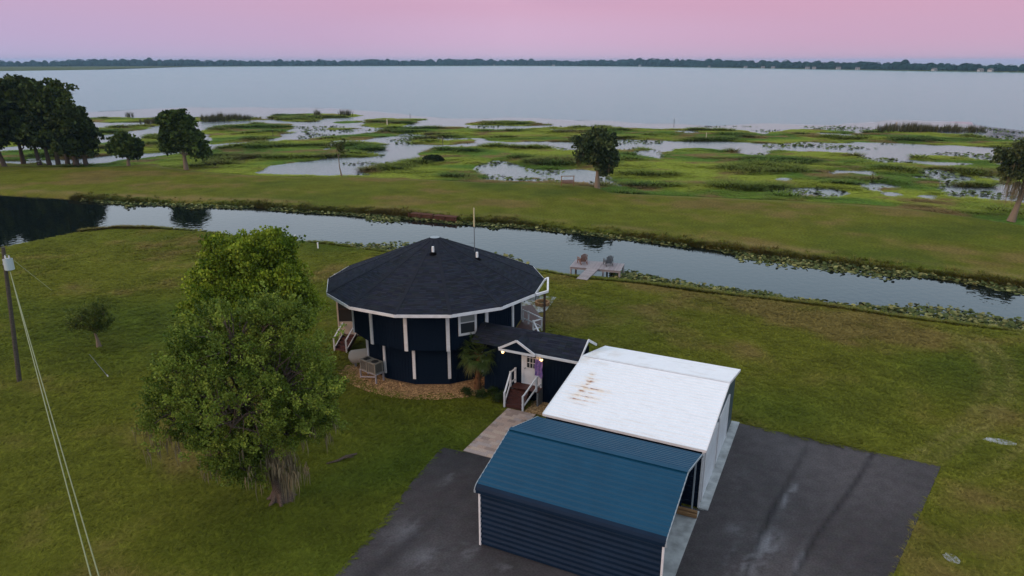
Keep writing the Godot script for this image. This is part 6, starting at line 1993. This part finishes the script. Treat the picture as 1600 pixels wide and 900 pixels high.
func build_waterside() -> void:
	# dock: platform over the water, ramp from the lawn
	var t := thing("dock", "weathered grey plank dock with a ramp over the near canal bank", "dock", Transform3D())
	var a := Vector3(5.21, 0.3, -61.24)
	var b := Vector3(9.60, 0.3, -59.85)
	var d := (b - a).normalized()
	var out := Vector3(d.z, 0, -d.x)
	var r := RandomNumberGenerator.new()
	r.seed = 51
	var nb := 32
	var bs := Basis(d, Vector3.UP, -out)
	for k in nb:
		var c := a + d * (k + 0.5) * (a.distance_to(b) / nb) + out * 1.25
		var p := MB.new()
		var g := r.randf_range(0.75, 1.2)
		p.col = Color(g, g * r.randf_range(0.95, 1.0), g)
		p.box(c, Vector3(a.distance_to(b) / nb - 0.014, 0.045, 2.5 + r.randf_range(-0.02, 0.02)), bs)
		part("plank", p, M.wood_grey, t)
	for o in [0.15, 2.35]:
		var j := MB.new()
		j.bar(a + out * o - Vector3(0, 0.12, 0), b + out * o - Vector3(0, 0.12, 0), 0.06, 0.19)
		part("joist", j, M.wood_grey, t)
	for f in [0.02, 0.33, 0.66, 0.98]:
		for o in [0.2, 2.3]:
			var p := MB.new()
			var c: Vector3 = a.lerp(b, f) + out * o
			p.tube([Vector3(c.x, -1.7, c.z), Vector3(c.x, 0.24, c.z)], [0.09, 0.09], 10)
			part("pile", p, M.wood_grey, t)
	var r0 := Vector3(6.03, 0.06, -58.2)
	var r1 := Vector3(7.22, 0.29, -60.62)
	var rd := (r1 - r0)
	var rs := Basis(rd.cross(Vector3.UP).normalized(), rd.cross(Vector3.UP).normalized().cross(-rd.normalized()) * -1.0, -rd.normalized())
	for k in 16:
		var p := MB.new()
		var g := r.randf_range(0.8, 1.25)
		p.col = Color(g, g, g)
		p.box(r0 + rd * ((k + 0.5) / 16.0), Vector3(0.98, 0.045, rd.length() / 16 - 0.014), rs)
		part("ramp_plank", p, M.wood_grey, t)
	for s in [-0.44, 0.44]:
		var sg := MB.new()
		sg.bar(r0 + rs.x * s - Vector3(0, 0.09, 0), r1 + rs.x * s - Vector3(0, 0.09, 0), 0.05, 0.13)
		part("ramp_stringer", sg, M.wood_grey, t)
	adirondack(Vector3(6.45, 0.325, -62.35), PI + 0.3, "weathered brown slatted chair on the dock facing the canal", M.chair_brown, "")
	adirondack(Vector3(8.75, 0.325, -61.75), PI + 0.2, "dark grey slatted chair on the dock facing the canal", M.chair_grey, "")
	# patio things seen past the porch
	adirondack(Vector3(0.55, 0.05, -52.3), 0.6, "dark slatted chair on the patio near the house wall", M.chair_grey, "")
	adirondack(Vector3(1.65, 0.05, -52.9), -0.4, "dark slatted chair on the patio beside the fire ring", M.chair_grey, "")
	var fp := thing("fire_ring", "round stone fire ring in the middle of the patio", "fire pit", Transform3D(Basis(), Vector3(2.35, 0.05, -51.6)))
	for k in 14:
		var an := TAU * k / 14
		var s := MB.new()
		s.col = Color(1, 1, 1) * r.randf_range(0.7, 1.1)
		s.box(Vector3(cos(an) * 0.5, 0.13, sin(an) * 0.5), Vector3(0.15, 0.26, 0.21), Basis(Vector3.UP, -an))
		part("stone", s, M.wood_raw, fp)
	# timber bulkhead on the far bank
	var bk := thing("bulkhead", "low rusty brown bulkhead with two panels on the far canal bank", "bulkhead", Transform3D())
	var b0 := Vector3(-12.7, 0, -85.6)
	var b1 := Vector3(-6.7, 0, -83.1)
	var bd := (b1 - b0).normalized()
	var bo := Vector3(-bd.z, 0, bd.x)
	for k in 2:
		var q0 := b0.lerp(b1, 0.02 + k * 0.5)
		var q1 := b0.lerp(b1, 0.47 + k * 0.5)
		for j in 4:
			var p := MB.new()
			p.col = Color(1, 1, 1) * r.randf_range(0.7, 1.3)
			p.bar(q0 + Vector3(0, -0.62 + j * 0.19, 0), q1 + Vector3(0, -0.62 + j * 0.19, 0), 0.09, 0.17)
			part("plank", p, M.rust_wood, bk)
		var cp := MB.new()
		cp.col = Color(2.0, 1.5, 1.3)
		cp.bar(q0 - bo * 0.45 + Vector3(0, 0.12, 0), q1 - bo * 0.45 + Vector3(0, 0.12, 0), 1.0, 0.06)
		part("cap_board", cp, M.rust_wood, bk)
	for k in 5:
		var p := MB.new()
		var c := b0.lerp(b1, k / 4.0) + bo * 0.12
		p.box(Vector3(c.x, -0.5, c.z), Vector3(0.16, 1.4, 0.16))
		part("post", p, M.rust_wood, bk)
	# bench under the lakeside tree
	var bn := thing("garden_bench", "wooden bench with tall frame facing the marsh beside the lakeside tree", "bench", Transform3D(Basis(Vector3.UP, 0.1), Vector3(8.4, 0, -106.2)))
	for x in [-0.95, 0.95]:
		var p := MB.new()
		p.box(Vector3(x, 0.75, 0), Vector3(0.11, 1.5, 0.11))
		part("frame_post", p, M.wood_raw, bn)
	var tb := MB.new()
	tb.box(Vector3(0, 1.54, 0), Vector3(2.1, 0.09, 0.12))
	part("frame_beam", tb, M.wood_raw, bn)
	for k in 3:
		var s := MB.new()
		s.box(Vector3(0, 0.45, -0.1 - k * 0.15), Vector3(1.7, 0.04, 0.13))
		part("seat_slat", s, M.wood_raw, bn)
		var s2 := MB.new()
		s2.box(Vector3(0, 0.6 + k * 0.16, 0.04), Vector3(1.7, 0.13, 0.03))
		part("back_slat", s2, M.chair_brown, bn)
	# picnic table in the grove
	var pt := thing("picnic_table", "small white picnic table under the dark grove", "picnic table", Transform3D(Basis(Vector3.UP, 0.3), Vector3(-88.6, 0, -131.6)))
	var tt := MB.new()
	tt.box(Vector3(0, 0.75, 0), Vector3(2.2, 0.06, 0.9))
	part("table_top", tt, M.vent_white, pt)
	for z in [-0.75, 0.75]:
		var s := MB.new()
		s.box(Vector3(0, 0.45, z), Vector3(2.2, 0.05, 0.28))
		part("bench_seat", s, M.vent_white, pt)
	for x in [-0.8, 0.8]:
		var lg := MB.new()
		lg.bar(Vector3(x, 0, -0.65), Vector3(x, 0.74, -0.2), 0.06, 0.09)
		lg.bar(Vector3(x, 0, 0.65), Vector3(x, 0.74, 0.2), 0.06, 0.09)
		lg.bar(Vector3(x, 0.40, -0.8), Vector3(x, 0.40, 0.8), 0.05, 0.08)
		part("leg_frame", lg, M.vent_white, pt)
	var sm := thing("tree_stump", "low black stump between the grove trunks", "stump", Transform3D(Basis(), Vector3(-80.0, -0.1, -130.3)))
	var s1 := MB.new()
	s1.tube([Vector3(0, -0.2, 0), Vector3(0, 0.3, 0), Vector3(0.08, 1.1, 0)], [0.5, 0.36, 0.3], 12)
	part("wood", s1, M.bark, sm)
	# channel markers standing in the shallows
	var mp := PackedVector2Array([Vector2(-37.89, -218.6), Vector2(-34.33, -243.5), Vector2(-61.42, -184.3), Vector2(49.66, -220.8), Vector2(-16.02, -165.5), Vector2(111, -207.9), Vector2(47.87, -176.6)])
	var ml := ["pale marker post on the small marsh island", "thin marker post at the tip of the marsh island", "thin marker post in the grass of the oval island", "thin marker post out in front of the long lily band", "thin marker post in the lilies beside the winding channel", "white marker post beside the tall reed bed", "thin white stake at the edge of the long lily band"]
	for i in mp.size():
		var k := thing("channel_marker", ml[i], "post", Transform3D(Basis(), Vector3(mp[i].x, -0.9, mp[i].y)), "posts in the marsh")
		var p := MB.new()
		var w := 0.16 if i in [0, 5] else 0.07
		p.tube([Vector3(0, -0.3, 0), Vector3(0, 2.2, 0)], [w, w], 8)
		part("pole", p, M.cream if i in [0, 5, 6] else M.pole_wood, k)
		var c := MB.new()
		c.tube([Vector3(0, 2.2, 0), Vector3(0, 2.3, 0)], [w * 1.2, w * 0.5], 8)
		part("cap", c, M.cream, k)
	# dark round bush out on the marsh
	var bu := PackedVector2Array([Vector2(-15.16, -136.5)])
	var bt := thing("marsh_bush", "dark rounded bush standing alone on the bright green marsh", "bush", Transform3D(Basis(), Vector3(bu[0].x, -0.4, bu[0].y)))
	var st := MB.new()
	for k in 7: st.tube([Vector3(0, -0.1, 0), Vector3(cos(k * 0.9) * 1.2, 0.7, sin(k * 0.9) * 0.8)], [0.05, 0.02], 5)
	part("stems", st, M.bark, bt)
	var xf := []
	var cl := []
	for k in 220:
		var q := Vector3(r.randfn(), absf(r.randfn()), r.randfn()).normalized() * pow(r.randf(), 0.4)
		xf.append(Transform3D(Basis(Vector3.UP, r.randf() * TAU).scaled(Vector3.ONE * 0.8), Vector3(q.x * 1.9, 0.2 + q.y * 0.9, q.z * 1.2)))
		cl.append(Color(0.022, 0.036, 0.012) * r.randf_range(0.7, 1.4))
	baked("foliage", clump_mesh("far", 1), xf, cl, bt)

func _ready() -> void:
	rng.seed = 7
	nz.seed = 12
	nz.frequency = 0.01
	nz.fractal_octaves = 3
	nz.noise_type = FastNoiseLite.TYPE_SIMPLEX_SMOOTH
	build_view()
	make_materials()
	print("materials")
	build_land()
	print("land")
	build_far_wood()
	build_paving()
	print("paving")
	build_house()
	build_annex()
	build_garage()
	build_carport()
	print("buildings")
	build_trees()
	print("trees")
	scatter_plants()
	build_beds()
	build_yard_things()
	build_waterside()
	print("done")
